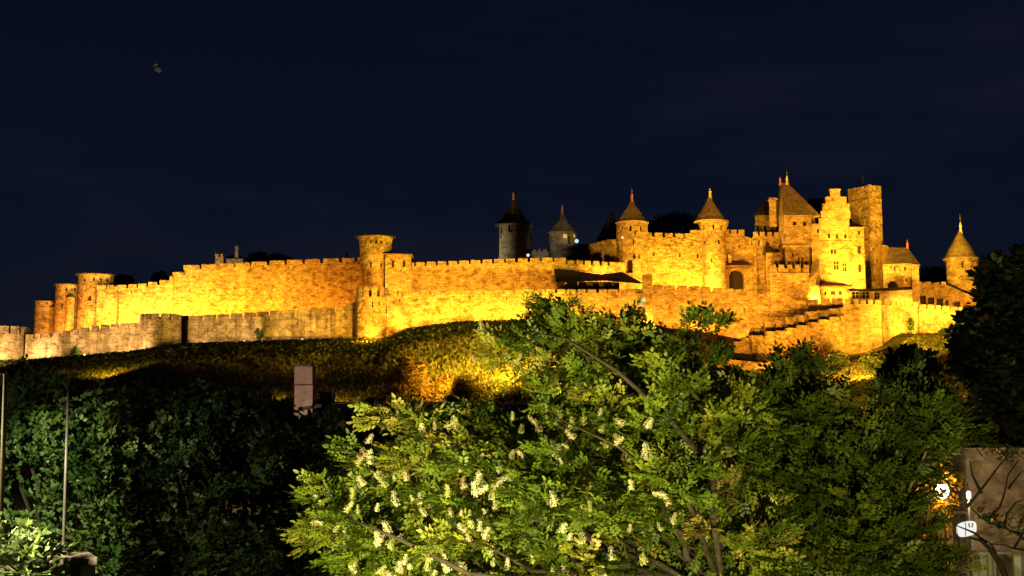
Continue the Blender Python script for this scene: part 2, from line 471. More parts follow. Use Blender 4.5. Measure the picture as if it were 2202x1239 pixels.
# ------------------------------------------------------------------ surfaces that carry openings and merlons
class Poly:
    """A vertical wall face along a polyline; s runs along it, d goes inward."""
    def __init__(s, xy, zt, zb, closed=False):
        s.xy = [Vector(p) for p in xy]; s.zt = list(zt); s.zb = list(zb)
        if closed: s.xy.append(s.xy[0]); s.zt.append(s.zt[0]); s.zb.append(s.zb[0])
        s.S = [0.0]
        for a, b in zip(s.xy, s.xy[1:]): s.S.append(s.S[-1] + (b - a).length)
    def seg(s, q):
        for i in range(len(s.S) - 2):
            if q < s.S[i + 1]: return i
        return len(s.S) - 2
    def frame(s, i):
        t = (s.xy[i + 1] - s.xy[i]).normalized()
        return t, Vector((-t.y, t.x))
    def pt(s, q, z, d=0.0, i=None):
        if i is None: i = s.seg(q)
        t, nrm = s.frame(i)
        p = s.xy[i] + t * (q - s.S[i]) + nrm * d
        return Vector((p.x, p.y, z))
    def lerp(s, arr, q):
        i = s.seg(q); f = (q - s.S[i]) / max(1e-6, s.S[i + 1] - s.S[i])
        return arr[i] + (arr[i + 1] - arr[i]) * f
    def hit(s, u, v, pad=0.4):
        d = ray(u, v); best = None
        for i in range(len(s.S) - 1):
            t, nrm = s.frame(i)
            den = d.x * nrm.x + d.y * nrm.y
            if den <= 1e-6: continue
            k = ((s.xy[i].x - CAM.x) * nrm.x + (s.xy[i].y - CAM.y) * nrm.y) / den
            p = CAM + d * k
            q = (p.x - s.xy[i].x) * t.x + (p.y - s.xy[i].y) * t.y
            if -pad <= q <= s.S[i + 1] - s.S[i] + pad and (best is None or k < best[0]):
                best = (k, s.S[i] + q, p.z)
        if best is None:
            i = min(range(len(s.S)), key=lambda j: abs(u - CU - F * s.xy[j].x / s.xy[j].y))
            k = s.xy[i].y / d.y
            return s.S[i], (CAM + d * k).z
        return best[1], best[2]

class Drum:
    def __init__(s, u, Y, prof):
        """prof: [(v, radius px)] from the top down, seen at depth Y"""
        c = P(u, prof[0][0], Y)
        s.cx, s.cy = c.x, Y
        s.z = [P(u, v, Y).z for v, r in prof]
        s.r = [r * mpp(Y) for v, r in prof]
    def rad(s, z):
        return float(np.interp(z, s.z[::-1], s.r[::-1]))
    def pt(s, a, z, d=0.0):
        r = s.rad(z) - d
        return Vector((s.cx + r * math.sin(a), s.cy - r * math.cos(a), z))
    def hit(s, u, v):
        d = ray(u, v); z = (CAM + d * (s.cy / d.y)).z; k = s.cy / d.y
        for _ in range(3):
            r = s.rad(z)
            A = d.x * d.x + d.y * d.y; B = -2 * (d.x * s.cx + d.y * s.cy); C = s.cx ** 2 + s.cy ** 2 - r * r
            D = B * B - 4 * A * C
            k = (-B - math.sqrt(max(D, 0))) / (2 * A)
            z = (CAM + d * k).z
        p = CAM + d * k
        return math.atan2(p.x - s.cx, -(p.y - s.cy)), z

def opening_box(surf, op, win):
    """op: (u, v, w, h[, kind[, depth]]) in photo pixels, centre and size"""
    u, v, ww, hh = op[:4]
    kind = op[4] if len(op) > 4 else 'window'
    depth = op[5] if len(op) > 5 else 0.55
    s0 = surf.hit(u - ww / 2, v)[0]; s1 = surf.hit(u + ww / 2, v)[0]
    z1 = surf.hit(u, v - hh / 2)[1]; z0 = surf.hit(u, v + hh / 2)[1]
    return [s0, s1, z0, z1, kind, depth]

def build_opening(surf, o, parent, stone_mat):
    s0, s1, z0, z1, kind, depth = o
    b = MB(); p = surf.pt
    n = 2
    ss = [s0 + (s1 - s0) * i / n for i in range(n + 1)]
    for a, c in zip(ss, ss[1:]):
        b.face([p(a, z0, depth), p(c, z0, depth), p(c, z1, depth), p(a, z1, depth)], 1)
        b.face([p(a, z0), p(c, z0), p(c, z0, depth), p(a, z0, depth)], 0)
        b.face([p(a, z1, depth), p(c, z1, depth), p(c, z1), p(a, z1)], 0)
    b.face([p(s0, z0), p(s0, z0, depth), p(s0, z1, depth), p(s0, z1)], 0)
    b.face([p(s1, z0, depth), p(s1, z0), p(s1, z1), p(s1, z1, depth)], 0)
    if kind in ('arch', 'arched_window'):
        sm, hw = (s0 + s1) / 2, (s1 - s0) / 2
        width = (p(s1, z0) - p(s0, z0)).length / 2
        zs = max(z0 + 0.2, z1 - width * 1.05)
        K = 7 if kind == 'arch' else 4
        arc = [(sm - hw * math.cos(math.pi / 2 * i / K), zs + (z1 - 0.02 - zs) * math.sin(math.pi / 2 * i / K)) for i in range(K + 1)]
        d = 0.06
        for (a, za), (c, zc) in zip(arc, arc[1:]):
            for sg in (1, -1):
                A, Cc = (a, c) if sg == 1 else (2 * sm - a, 2 * sm - c)
                q = [p(A, za, d), p(Cc, zc, d), p(Cc, z1, d), p(A, z1, d)]
                b.face(q if sg == 1 else q[::-1], 0)
                q = [p(A, za, d), p(A, za, depth), p(Cc, zc, depth), p(Cc, zc, d)]
                b.face(q if sg == 1 else q[::-1], 0)
    nm = {'arch': 'archway', 'arched_window': 'window'}.get(kind, kind)
    ob = b.build('window' if nm == 'lit_window' else nm, [stone_mat, M['litwin'] if nm == 'lit_window' else M['void']], parent)
    if kind == 'window' and len(o) == 6 and abs(z1 - z0) > 1.4 and (p(s1, z0) - p(s0, z0)).length > 0.9:
        f = MB(); sm = (s0 + s1) / 2; wd = (s1 - s0) * 0.07; d = depth * 0.4
        f.face([p(sm - wd, z0, d), p(sm + wd, z0, d), p(sm + wd, z1, d), p(sm - wd, z1, d)])
        zm = z0 + (z1 - z0) * 0.6; hz = 0.10
        f.face([p(s0, zm - hz, d + .01), p(s1, zm - hz, d + .01), p(s1, zm + hz, d + .01), p(s0, zm + hz, d + .01)])
        f.build('stone_cross', stone_mat, ob)
    return ob

def uniq(l):
    l = sorted(l); o = [l[0]]
    for x in l[1:]:
        if x - o[-1] > 1e-4: o.append(x)
    return o

def panel(b, surf, i0, s0, s1, zb, zt, ops, step=None, mi=0):
    """grid of faces of one wall stretch with the openings left out (zb, zt functions of s)"""
    ops = [o for o in ops if o[0] > s0 - 1e-6 and o[1] < s1 + 1e-6]
    brk = [s0, s1] + [o[0] for o in ops] + [o[1] for o in ops]
    if step:
        k = max(1, int(round((s1 - s0) / step)))
        brk += [s0 + (s1 - s0) * i / k for i in range(1, k)]
    brk = uniq(brk)
    zz = [o[2] for o in ops] + [o[3] for o in ops]
    for a, c in zip(brk, brk[1:]):
        mid = (a + c) / 2
        mine = [o for o in ops if o[0] < mid < o[1]]
        rows = sorted([(o[2], o[3]) for o in mine])
        cuts = []; cur = None
        for z0, z1 in rows:
            cuts.append((cur, z0)); cur = z1
        cuts.append((cur, None))
        for lo, hi in cuts:
            la, lc = (zb(a), zb(c)) if lo is None else (lo, lo)
            ha, hc = (zt(a), zt(c)) if hi is None else (hi, hi)
            kw = {} if i0 is None else {'i': i0}
            b.face([surf.pt(a, la, 0, **kw), surf.pt(c, lc, 0, **kw), surf.pt(c, hc, 0, **kw), surf.pt(a, ha, 0, **kw)], mi)

# merlon blocks: three irregular unit blocks shared by every rampart
def unit_merlon(seed, mat, key):
    rr = random.Random(seed)
    b = MB()
    j = lambda a: a + rr.uniform(-0.025, 0.025)
    lo = [(0, 0, 0), (1, 0, 0), (1, 1, 0), (0, 1, 0)]
    up = [(j(0.0), 0, .90 + j(0)), (j(1.0), 0, .90 + j(0)), (1, 1, .93), (0, 1, .93)]
    tp = [(j(.05), .08, 1 + j(0)), (j(.95), .08, 1 + j(0)), (.94, .9, 1), (.06, .9, 1)]
    b.v = [Vector(q) for q in lo + up + tp]
    for r in (0, 4):
        for i in range(4):
            k = (i + 1) % 4
            b.f.append((r + i, r + k, r + 4 + k, r + 4 + i)); b.m.append(0)
    b.f.append((8, 9, 10, 11)); b.m.append(0)
    me = bpy.data.meshes.new('merlon')
    me.from_pydata([tuple(v) for v in b.v], [], b.f); me.materials.append(mat)
    return me
MERLON = {}
def merlon(parent, surf, s0, s1, z, h, mat, thick=0.8, sink=0.3, i=None):
    if mat.name not in MERLON: MERLON[mat.name] = [unit_merlon(k, mat, mat.name) for k in range(4)]
    i = surf.seg((s0 + s1) / 2) if i is None else i
    t, nrm = surf.frame(i)
    p = surf.pt(s0, z - sink, -0.04, i)
    o = bpy.data.objects.new('merlon', random.choice(MERLON[mat.name]))
    o.location = p - ORG[parent.name]
    o.rotation_euler = (0, 0, math.atan2(t.y, t.x))
    o.scale = (s1 - s0, thick, h * random.uniform(0.96, 1.05) + sink)
    o.parent = parent
    COL.objects.link(o)

def spread_px(u0, u1, n, gap):
    pitch = (u1 - u0 + gap) / n
    r = []
    for k in range(n):
        a = u0 + k * pitch + (random.uniform(-.08, .08) * pitch if k else 0)
        r.append((a, u0 + (k + 1) * pitch - gap + random.uniform(-.04, .04) * pitch))
    return r

def wall(name, label, stations, mat, merlons=(), mh=9, ops=(), thick=2.2, cat='rampart', group=None, sink=3.0, parent=None, slant=None):
    """stations: (u, Y, v of the parapet line, v of the base); merlons: [(u0, u1)] px"""
    xy, zt, zb = [], [], []
    for u, Y, vt, vb in stations:
        p = P(u, (vt + vb) / 2, Y); xy.append((p.x, p.y)); zt.append(P(u, vt, Y).z); zb.append(P(u, vb, Y).z - sink)
    sf = Poly(xy, zt, zb)
    root = parent or thing(name, label, cat, (sum(p[0] for p in xy) / len(xy), sum(p[1] for p in xy) / len(xy), min(zb) + sink), group)
    ob = [opening_box(sf, o, None) for o in ops]
    b = MB()
    T, Bm = (lambda q: sf.lerp(sf.zt, q)), (lambda q: sf.lerp(sf.zb, q))
    for i in range(len(sf.S) - 1):
        s0, s1 = sf.S[i], sf.S[i + 1]
        mine = []
        for o in ob:
            if sf.seg((o[0] + o[1]) / 2) == i:
                o[0] = max(o[0], s0 + .02); o[1] = min(o[1], s1 - .02); mine.append(o)
        f = lambda arr: (lambda q, i=i, arr=arr: arr[i] + (arr[i + 1] - arr[i]) * (q - sf.S[i]) / (sf.S[i + 1] - sf.S[i]))
        zt_, zb_ = f(sf.zt), f(sf.zb)
        panel(b, sf, i, s0, s1, zb_, zt_, mine)
        pt = lambda q, z, d: sf.pt(q, z, d, i)
        b.face([pt(s0, zt_(s0), 0), pt(s1, zt_(s1), 0), pt(s1, zt_(s1), thick), pt(s0, zt_(s0), thick)])
        b.face([pt(s1, zb_(s1), thick), pt(s0, zb_(s0), thick), pt(s0, zt_(s0), thick), pt(s1, zt_(s1), thick)])
        b.face([pt(s0, zb_(s0), thick), pt(s0, zb_(s0), 0), pt(s0, zt_(s0), 0), pt(s0, zt_(s0), thick)])
        b.face([pt(s1, zb_(s1), 0), pt(s1, zb_(s1), thick), pt(s1, zt_(s1), thick), pt(s1, zt_(s1), 0)])
    b.build('wall_body', mat, root)
    for o in ob: build_opening(sf, o, root, mat)
    for m in merlons:
        u0, u1 = m[:2]
        vm = np.interp((u0 + u1) / 2, [q[0] for q in stations], [q[2] for q in stations])
        a = sf.hit(u0, vm, 2)[0]; c = sf.hit(u1, vm, 2)[0]
        Y = float(np.interp((u0 + u1) / 2, [q[0] for q in stations], [q[1] for q in stations]))
        hh = (m[2] if len(m) > 2 else mh) * mpp(Y)
        merlon(root, sf, a, c, sf.lerp(sf.zt, (a + c) / 2), hh, mat)
    return root, sf

def drum(root, u, Y, prof, mat, ops=(), nseg=44, name='drum', top=True):
    sf = Drum(u, Y, prof)
    ob = [opening_box(sf, o, None) for o in ops]
    zs = uniq(list(sf.z))
    angs = [-math.pi + 2 * math.pi * i / nseg for i in range(nseg + 1)]
    brk = angs[:]
    for o in ob:
        for q in (o[0], o[1]):
            j = min(range(len(brk)), key=lambda k: abs(brk[k] - q))
            if abs(brk[j] - q) < 0.02 and 0 < j < len(brk) - 1: brk[j] = q
            else: brk.append(q)
        brk.sort()
    brk = uniq(brk)
    zr = uniq(zs + [o[2] for o in ob] + [o[3] for o in ob])
    b = MB(); idx = {}
    def vert(i, j):
        k = (i % (len(brk) - 1), j)
        if k not in idx:
            idx[k] = len(b.v); b.v.append(sf.pt(brk[k[0]], zr[j]))
        return idx[k]
    for i in range(len(brk) - 1):
        am = (brk[i] + brk[i + 1]) / 2
        for j in range(len(zr) - 1):
            zm = (zr[j] + zr[j + 1]) / 2
            if any(o[0] < am < o[1] and o[2] < zm < o[3] for o in ob): continue
            b.f.append((vert(i, j), vert(i + 1, j), vert(i + 1, j + 1), vert(i, j + 1))); b.m.append(0)
    if top:
        b.f.append(tuple(vert(i, len(zr) - 1) for i in range(len(brk) - 1))); b.m.append(0)
    b.build(name, mat, root)
    for o in ob: build_opening(sf, o, root, mat)
    return sf

def cone(root, u, Y, prof, mat, n=40, name='roof', label=None):
    """prof [(v, r px)] from eave to tip; the eave gets a soffit"""
    c = P(u, prof[0][0], Y)
    pr = [(r * mpp(Y), P(u, v, Y).z) for v, r in prof]
    b = MB()
    r0, z0 = pr[0]
    b.lathe(c.x, Y, [(r0 * 0.55, z0 + 0.02), (r0 * 0.985, z0 - 0.02), (r0, z0 + 0.12)] + [(r, z + 0.14) for r, z in pr], n)
    o = b.build(name, mat, root, smooth=False)
    return o

def finial(root, u, Y, v0, v1, rpx, mat, v2=None, parent=None):
    c = P(u, v0, Y); r = rpx * mpp(Y); z0, z1 = c.z, P(u, v1, Y).z
    b = MB(); h = z1 - z0
    b.lathe(c.x, Y, [(r * 1.5, z0 - .4), (r * 1.1, z0 + h * .25), (r * .9, z0 + h * .55), (r * 1.25, z0 + h * .68), (r * .7, z0 + h * .8), (r * .45, z1), (0.01, z1 + .05)], 10)
    o = b.build('finial', mat, parent or root)
    if v2 is not None:
        b = MB(); z2 = P(u, v2, Y).z
        b.lathe(c.x, Y, [(r * .3, z1), (r * .75, z1 + (z2 - z1) * .6), (r * .3, z1 + (z2 - z1) * .75), (0.02, z2)], 8)
        b.build('vane_rod', M['iron'], o)
    return o

def block(name, label, pts, vt, vb, Yref, mat, ops=(), uref=None, cat='building', group=None, cap=True, parent=None, body='wall', sink=2.0, z=None):
    """a prism: footprint [(u, Y)] counter-clockwise seen from above starting at the front-left corner"""
    uref = uref if uref is not None else pts[0][0]
    z1 = P(uref, vt, Yref).z; z0 = P(uref, vb, Yref).z - sink
    if z: z0, z1 = z
    vm = (vt + vb) / 2
    xy = [(P(u, vm, Y).x, Y) for u, Y in pts]
    sf = Poly(xy, [z1] * len(xy), [z0] * len(xy), closed=True)
    root = parent or thing(name, label, cat, (sum(p[0] for p in xy) / len(xy), sum(p[1] for p in xy) / len(xy), z0), group)
    ob = [opening_box(sf, o, None) for o in ops]
    b = MB()
    for i in range(len(sf.S) - 1):
        mine = []
        for o in ob:
            if sf.seg((o[0] + o[1]) / 2) == i:
                o[0] = max(o[0], sf.S[i] + .03); o[1] = min(o[1], sf.S[i + 1] - .03); mine.append(o)
        panel(b, sf, i, sf.S[i], sf.S[i + 1], lambda q: z0, lambda q: z1, mine)
    if cap: b.face([Vector((x, y, z1)) for x, y in xy])
    b.build(body, mat, root)
    for o in ob: build_opening(sf, o, root, mat)
    return root, sf, z0, z1, xy

def hip(root, xy, z, ridge, zr, mat, over=0.4, name='roof'):
    """hipped roof over a four-cornered footprint (front-left, front-right, back-right, back-left); ridge = two (x, y)"""
    cx, cy = sum(p[0] for p in xy) / 4, sum(p[1] for p in xy) / 4
    e = []
    for x, y in xy:
        d = Vector((x - cx, y - cy)); d = d * (1 + over / d.length)
        e.append(Vector((cx + d.x, cy + d.y, z)))
    r0, r1 = Vector((*ridge[0], zr)), Vector((*ridge[1], zr))
    b = MB()
    b.face([e[0], e[1], r1, r0]); b.face([e[1], e[2], r1]); b.face([e[2], e[3], r0, r1]); b.face([e[3], e[0], r0])
    b.face([e[3] - Vector((0, 0, .15)), e[2] - Vector((0, 0, .15)), e[1] - Vector((0, 0, .15)), e[0] - Vector((0, 0, .15))])
    for i in range(4):
        k = (i + 1) % 4; dz = Vector((0, 0, .15))
        b.face([e[i] - dz, e[k] - dz, e[k], e[i]])
    return b.build(name, mat, root)

def ring_merlons(root, sf, z, h, n, frac, mat, thick=0.7, a0=-math.pi, a1=math.pi):
    for k in range(n):
        s = a0 + (a1 - a0) * (k + .5 * (1 - frac)) / n; e_ = s + (a1 - a0) / n * frac
        b = MB(); hh = h * random.uniform(.95, 1.06)
        for i in range(3):
            p, q = s + (e_ - s) * i / 3, s + (e_ - s) * (i + 1) / 3
            f = lambda a, zz, d: sf.pt(a, z, d) + Vector((0, 0, zz))
            b.face([f(p, -.3, -.04), f(q, -.3, -.04), f(q, hh, -.04), f(p, hh, -.04)])
            b.face([f(q, -.3, thick), f(p, -.3, thick), f(p, hh, thick), f(q, hh, thick)])
            b.face([f(p, hh, -.04), f(q, hh, -.04), f(q, hh, thick), f(p, hh, thick)])
        f = lambda a, zz, d: sf.pt(a, z, d) + Vector((0, 0, zz))
        b.face([f(s, -.3, thick), f(s, -.3, -.04), f(s, hh, -.04), f(s, hh, thick)])
        b.face([f(e_, -.3, -.04), f(e_, -.3, thick), f(e_, hh, thick), f(e_, hh, -.04)])
        b.build('merlon', mat, root)

def tower(name, label, u, Y, v_base, cat='tower', group=None):
    c = P(u, v_base, Y)
    return thing(name, label, cat, (c.x, Y, c.z), group)

# ------------------------------------------------------------------ ground
def build_ground():
    m, n, b = mat_base('grassy_slope')
    lk = n.links.new
    g = N(n, 'ShaderNodeNewGeometry')
    n1 = N(n, 'ShaderNodeTexNoise', Scale=0.12, Detail=5.0, Roughness=0.65); lk(g.outputs['Position'], n1.inputs['Vector'])
    n2 = N(n, 'ShaderNodeTexNoise', Scale=1.3, Detail=7.0, Roughness=0.75); lk(g.outputs['Position'], n2.inputs['Vector'])
    r1 = ramp(n, [(0.32, (0.075, 0.070, 0.022)), (0.55, (0.12, 0.105, 0.035)), (0.70, (0.17, 0.14, 0.06))]); lk(n1.outputs[0], r1.inputs[0])
    r2 = ramp(n, [(0.32, (0.35, 0.34, 0.30)), (0.62, (1.15, 1.15, 1.1))]); lk(n2.outputs[0], r2.inputs[0])
    lk(mul(n, r1.outputs[0], r2.outputs[0], 0.95), b.inputs['Base Color'])
    bp = N(n, 'ShaderNodeBump', Strength=1.0, Distance=0.5); lk(n2.outputs[0], bp.inputs['Height']); lk(bp.outputs[0], b.inputs['Normal'])
    xs = np.concatenate([[-3000, -1500, -700, -400], np.arange(-260, 261, 3.0), [400, 700, 1500, 3000]])
    ys = np.concatenate([[-400, -50, 5, 40, 80, 120], np.arange(150, 312, 1.6), [320, 330, 345, 360, 400, 450, 520, 600, 700, 900, 1500, 4000]])
    X, Y = np.meshgrid(xs, ys)
    Z = ground(X, Y)
    far = np.clip((Y - 420) / 200, 0, 1); Z = Z * (1 - far)
    nx, ny = len(xs), len(ys)
    v = np.stack([X, Y, Z], -1).reshape(-1, 3)
    f = [(j * nx + i, j * nx + i + 1, (j + 1) * nx + i + 1, (j + 1) * nx + i) for j in range(ny - 1) for i in range(nx - 1)]
    o = mesh_obj('hillside', [tuple(p) for p in v], f, m, smooth=True)
    tag(o, 'grassy hillside below the ramparts running down to dark ground', kind='structure')
build_ground()

# ------------------------------------------------------------------ inner rampart and its towers
GI, GO, GT, GC = 'inner rampart of the citadel', 'outer rampart of the citadel', 'towers along the inner rampart', 'towers of the castle'

def flat_tower(label, u, Y, r, v_eave, v_base, over, rise, ops, mat, prof=None, lean=0):
    t = tower('rampart_tower', label, u, Y, v_base, group=GT)
    pr = prof or [(v_eave - 1, r), (v_eave + 8, r * .985), (v_base + 20, r * 1.02)]
    drum(t, u, Y, pr, M['inner'], ops)
    cone(t, u + lean, Y, [(v_eave, r + over), (v_eave - rise * .55, (r + over) * .6), (v_eave - rise, 0.3)], M['darkslate'])
    return t

flat_tower('small squat round tower, farthest along the rampart at its low end', 98, 338, 22, 649, 724, 4, 4,
           [(83, 653, 2.5, 6), (101, 653, 3, 6)], M['inner'])
wall('rampart_wall', 'short crenellated wall between the two lowest round towers', [(108, 335, 668, 722), (128, 334, 660, 722)], M['inner'],
     [(109, 112.5), (114.5, 118), (120, 124)], 6, group=GI)
t = flat_tower('orange lit round tower with narrow turret at its foot, second from the low end', 147, 334, 26, 614, 722, 5, 4,
               [(142, 622, 4.5, 7), (161, 622, 4.5, 7), (133, 658, 4.5, 10)], M['inner'])
drum(t, 152, 329.2, [(640, 8), (716, 8.3)], M['inner'], name='stair_turret', nseg=20)
cone(t, 152, 329.2, [(640, 9), (630, 0.3)], M['darkslate'], name='turret_roof', n=20)
flat_tower('tall pale round tower with wide flat roof and four arched windows', 207, 334, 37, 593, 722, 7, 6,
           [(182, 601, 4.5, 8, 'arched_window'), (202, 600, 4.5, 8, 'arched_window'), (217, 602, 4.5, 7, 'arched_window'), (230, 602, 3.5, 7, 'arched_window'),
            (192, 641, 9, 11, 'arched_window'), (175, 640, 2.5, 8)], M['inner'])
wall('rampart_wall', 'short bright wall with three merlons beside the pale round tower', [(207, 328.3, 620, 722), (244, 328, 621, 722), (250, 328, 630, 722)], M['inner'],
     [(208, 227.5, 8), (230, 243, 8), (245, 249.5, 8)], 8, group=GI)
wall('rampart_wall', 'low stretch of inner rampart stepping up toward the high centre wall', [(250.5, 329.5, 621, 722), (300, 330, 618, 722), (344, 330.3, 612, 722), (371, 330.6, 605, 722)], M['inner'],
     [(251, 271), (275.5, 293), (297, 314), (318.5, 337), (343, 364), (365, 371, 14)], 8, group=GI, ops=[(282, 628, 2, 5, 'arrow_slit')])
wall('rampart_wall', 'high broad inner rampart with golden patched masonry and eleven merlons', [(371, 331, 592, 700), (394.5, 331, 591, 700), (395, 331, 580, 700), (500, 331, 575, 700), (580, 331, 570, 690), (690, 330.5, 566, 690), (764, 330, 563, 690), (790, 329.5, 564, 690)], M['inner'],
     [(371, 394.5, 7), (395, 428.7), (433.5, 465), (471.7, 502), (507, 537), (541, 573.5), (579, 612), (617, 650), (656, 688), (695, 729), (735, 762), (769, 776)], 9.5, group=GI)
# the older ashlar facing that stands a little proud in the middle of that wall
# centre tower
t = tower('rampart_tower', 'round watchtower with flared flat roof and five arched windows at the centre', 808, 322, 640, group=GT)
drum(t, 808, 322, [(510, 37.5), (520, 36), (548, 33), (640, 33.5)], M['inner'],
     [(786, 520.5, 4, 8, 'arched_window'), (797, 520, 4.5, 8, 'arched_window'), (809, 520, 5, 8, 'arched_window'), (820, 521, 4.5, 8, 'arched_window'), (832, 523, 3, 8, 'arched_window'),
      (778.5, 571, 2, 9), (797, 569, 5, 12), (820, 570, 3.5, 10)])
cone(t, 808, 322, [(512, 44), (508.5, 32), (505.5, 0.5)], M['darkslate'])
b = MB()
sf_ = Drum(808, 322, [(505, 42), (516, 42)])
block('guard_block', 'low block with two tall windows and eaves leaning on the watchtower', [(828, 317.5), (884, 318.5), (884, 328), (828, 328)], 548, 640, 318, M['inner'],
      [(845, 568, 5.5, 15), (869, 567, 5.5, 15)], cat='building')
q = [o for o in bpy.data.objects if o.name.startswith('guard_block')][-1]
z = P(856, 548, 318).z; p0 = P(826, 548, 317.2); p1 = P(886.5, 548, 318.2)
b = MB()
b.v = [Vector((p0.x, 317.0, z)), Vector((p1.x, 318.0, z)), Vector((p1.x, 329, z)), Vector((p0.x, 329, z)),
       Vector((p0.x, 317.0, z + .25)), Vector((p1.x, 318.0, z + .25)), Vector((p1.x - .5, 329, z + .75)), Vector((p0.x, 329, z + .75))]
for q_ in ((0, 1, 5, 4), (1, 2, 6, 5), (2, 3, 7, 6), (3, 0, 4, 7), (4, 5, 6, 7), (3, 2, 1, 0)): b.f.append(q_); b.m.append(0)
b.build('roof', M['tile'], q)
wall('rampart_wall', 'long even crenellated inner rampart between watchtower and castle', [(884, 321, 573, 660), (960, 321, 570, 660), (1060, 321, 566, 660), (1164, 320, 562.5, 660), (1194, 319, 563, 660)], M['inner'],
     [(886, 890.5), (894, 913.5), (917, 937), (941, 960), (964.5, 983), (987.6, 1008), (1012, 1033), (1038, 1058), (1062.5, 1084), (1088, 1108), (1113.5, 1135), (1140, 1161), (1166, 1188)], 8.5, group=GI)
wall('rampart_wall', 'pale corbelled parapet above the added dark roofs next to the castle', [(1193, 316, 568, 600), (1217, 316, 568, 600), (1260, 318, 569.5, 600), (1312, 320, 572, 605), (1345, 322, 573, 605)], M['chateau'],
     [(1193, 1217.5, 14), (1222, 1235), (1240, 1253), (1258, 1271), (1276, 1289), (1294, 1306.6), (1312, 1343, 9)], 9, group=GI)

# ------------------------------------------------------------------ outer rampart
t = tower('outer_tower', 'low crenellated outer tower at the far low end of the outer wall', 8, 294, 778, group=GO)
sf = drum(t, 8, 294, [(720, 52), (778, 54), (815, 55)], M['outer'])
ring_merlons(t, sf, sf.z[0], 16 * mpp(294), 15, 0.80, M['outer'])
wall('outer_wall', 'pale streaked outer wall dipping between the two low outer towers', [(54, 291.5, 729, 772), (110, 291.5, 725, 768), (210, 292, 709, 764), (306, 292, 702, 757)], M['outer'],
     [(55, 70), (75, 86), (91, 108), (112, 130), (134, 148), (152, 168), (172, 190), (196, 211), (216, 233), (237, 254), (258, 275), (279, 292), (295, 305)], 9.5, group=GO)
t = tower('outer_tower', 'broad round outer tower, dark on one side, before the golden wall', 346, 294, 757, group=GO)
sf = drum(t, 346, 294, [(690, 43), (757, 45), (790, 46)], M['outer'])
ring_merlons(t, sf, sf.z[0], 13 * mpp(294), 13, 0.80, M['outer'])
wall('outer_wall', 'dark recessed end of outer wall beside the broad round tower', [(380, 298, 692, 748), (404, 296, 690, 744)], M['outer'], [(383, 390), (394, 401)], 12, group=GO)
wall('outer_wall', 'long dim outer wall with streaked face and bush at its foot', [(404.5, 292, 689, 741), (550, 291.5, 680, 737), (690, 291, 672, 731), (750, 290, 669, 729), (757, 290, 669, 729)], M['outer'],
     [(406 + 28.4 * k + (4.5 if k else 0), 406 + 28.4 * k + 28.4) for k in range(12)] + [(744, 756, 16)], 9, group=GO)
wall('outer_wall', 'narrow unlit return of outer wall against the tall outer bastion', [(757.5, 291, 664, 730), (768, 289, 640, 730)], M['outer'], [(758, 764, 8)], 9, group=GO)
t = tower('outer_tower', 'tall golden outer bastion with broken ragged merlons at the centre', 800, 289.5, 728, group=GO)
sf = drum(t, 800, 289.5, [(641, 34.5), (676, 34.5), (676.6, 36.0), (679, 36.0), (679.6, 34.6), (728, 35.5), (770, 36.5)], M['inner'], [(782, 651, 3.5, 9, 'arrow_slit'), (801, 655, 3, 13, 'arrow_slit'), (816, 652, 3.5, 9, 'arrow_slit'), (786, 694, 2.5, 9, 'arrow_slit'), (815, 692, 2.5, 9, 'arrow_slit')])
ring_merlons(t, sf, sf.z[0], 20 * mpp(289), 12, 0.66, M['inner'])
wall('outer_wall', 'long golden outer wall curving from the bastion toward the flowering tree', [(832, 288, 635, 727), (880, 290, 634, 709), (1000, 292, 631, 695), (1170, 294, 630, 692), (1330, 296, 630, 700)], M['inner'],
     [(a, c, h) for (a, c), h in zip(spread_px(836, 1328, 22, 4), [7, 8, 7, 8, 9, 7, 8.5, 9, 8, 8.5, 8] + [8] * 11)], 4, group=GO,
     ops=[(860, 647, 2.5, 8, 'arrow_slit'), (935, 634, 2.5, 7, 'arrow_slit'), (1010, 640, 2.5, 8, 'arrow_slit'), (1090, 642, 2.5, 8, 'arrow_slit')])
wall('outer_wall', 'square buttress stretch of outer wall below the castle gate tower', [(1330, 296, 629, 715), (1383, 295, 631, 715), (1384, 293, 590, 715), (1403, 293, 592, 715)], M['chateau'],
     spread_px(1332, 1383, 3, 4), 6, group=GO, sink=6)
wall('outer_wall', 'broad outer wall with slits of light between merlons under the castle', [(1403, 296, 622, 715), (1500, 296, 625, 720), (1580, 295, 630, 725), (1656, 293, 637, 750)], M['chateau'],
     [(a, c) for a, c in spread_px(1404, 1655, 10, 3)], 9, group=GO, sink=6, ops=[(1440, 660, 2.5, 8, 'arrow_slit'), (1525, 662, 2.5, 8, 'arrow_slit'), (1600, 665, 2.5, 8, 'arrow_slit')])
wall('outer_wall', 'shaded orange wall with wide merlons above the stepped ramp', [(1655, 292.5, 662, 760), (1700, 291, 661, 740), (1760, 290, 657, 720), (1816, 288, 654, 710)], M['chateau'],
     [(1656, 1692), (1698, 1733), (1739, 1760), (1764, 1784), (1788, 1812)], 14, group=GO, sink=8)
# the bright bastion
wall('bastion_wall', 'brightly lit yellow bastion with close merlons and a sharp corner', [(1815, 284, 653, 774), (1850, 281, 654, 768), (1896.5, 280, 656, 752), (1898, 281, 656, 735), (1935, 286, 658, 716), (1977, 289, 661, 716)], M['ashlar'],
     [(a, c) for a, c in spread_px(1816, 1976, 10, 4)], 11, group=GO, sink=6, thick=3)
wall('outer_wall', 'outer wall with narrow gaps fading behind the dark tree by the last tower', [(1977, 288, 664, 716), (2040, 289, 668, 716), (2110, 291, 676, 720), (2180, 294, 684, 722)], M['chateau'],
     [(a, c) for a, c in spread_px(1978, 2176, 12, 3.5)], 10, group=GO, sink=4)
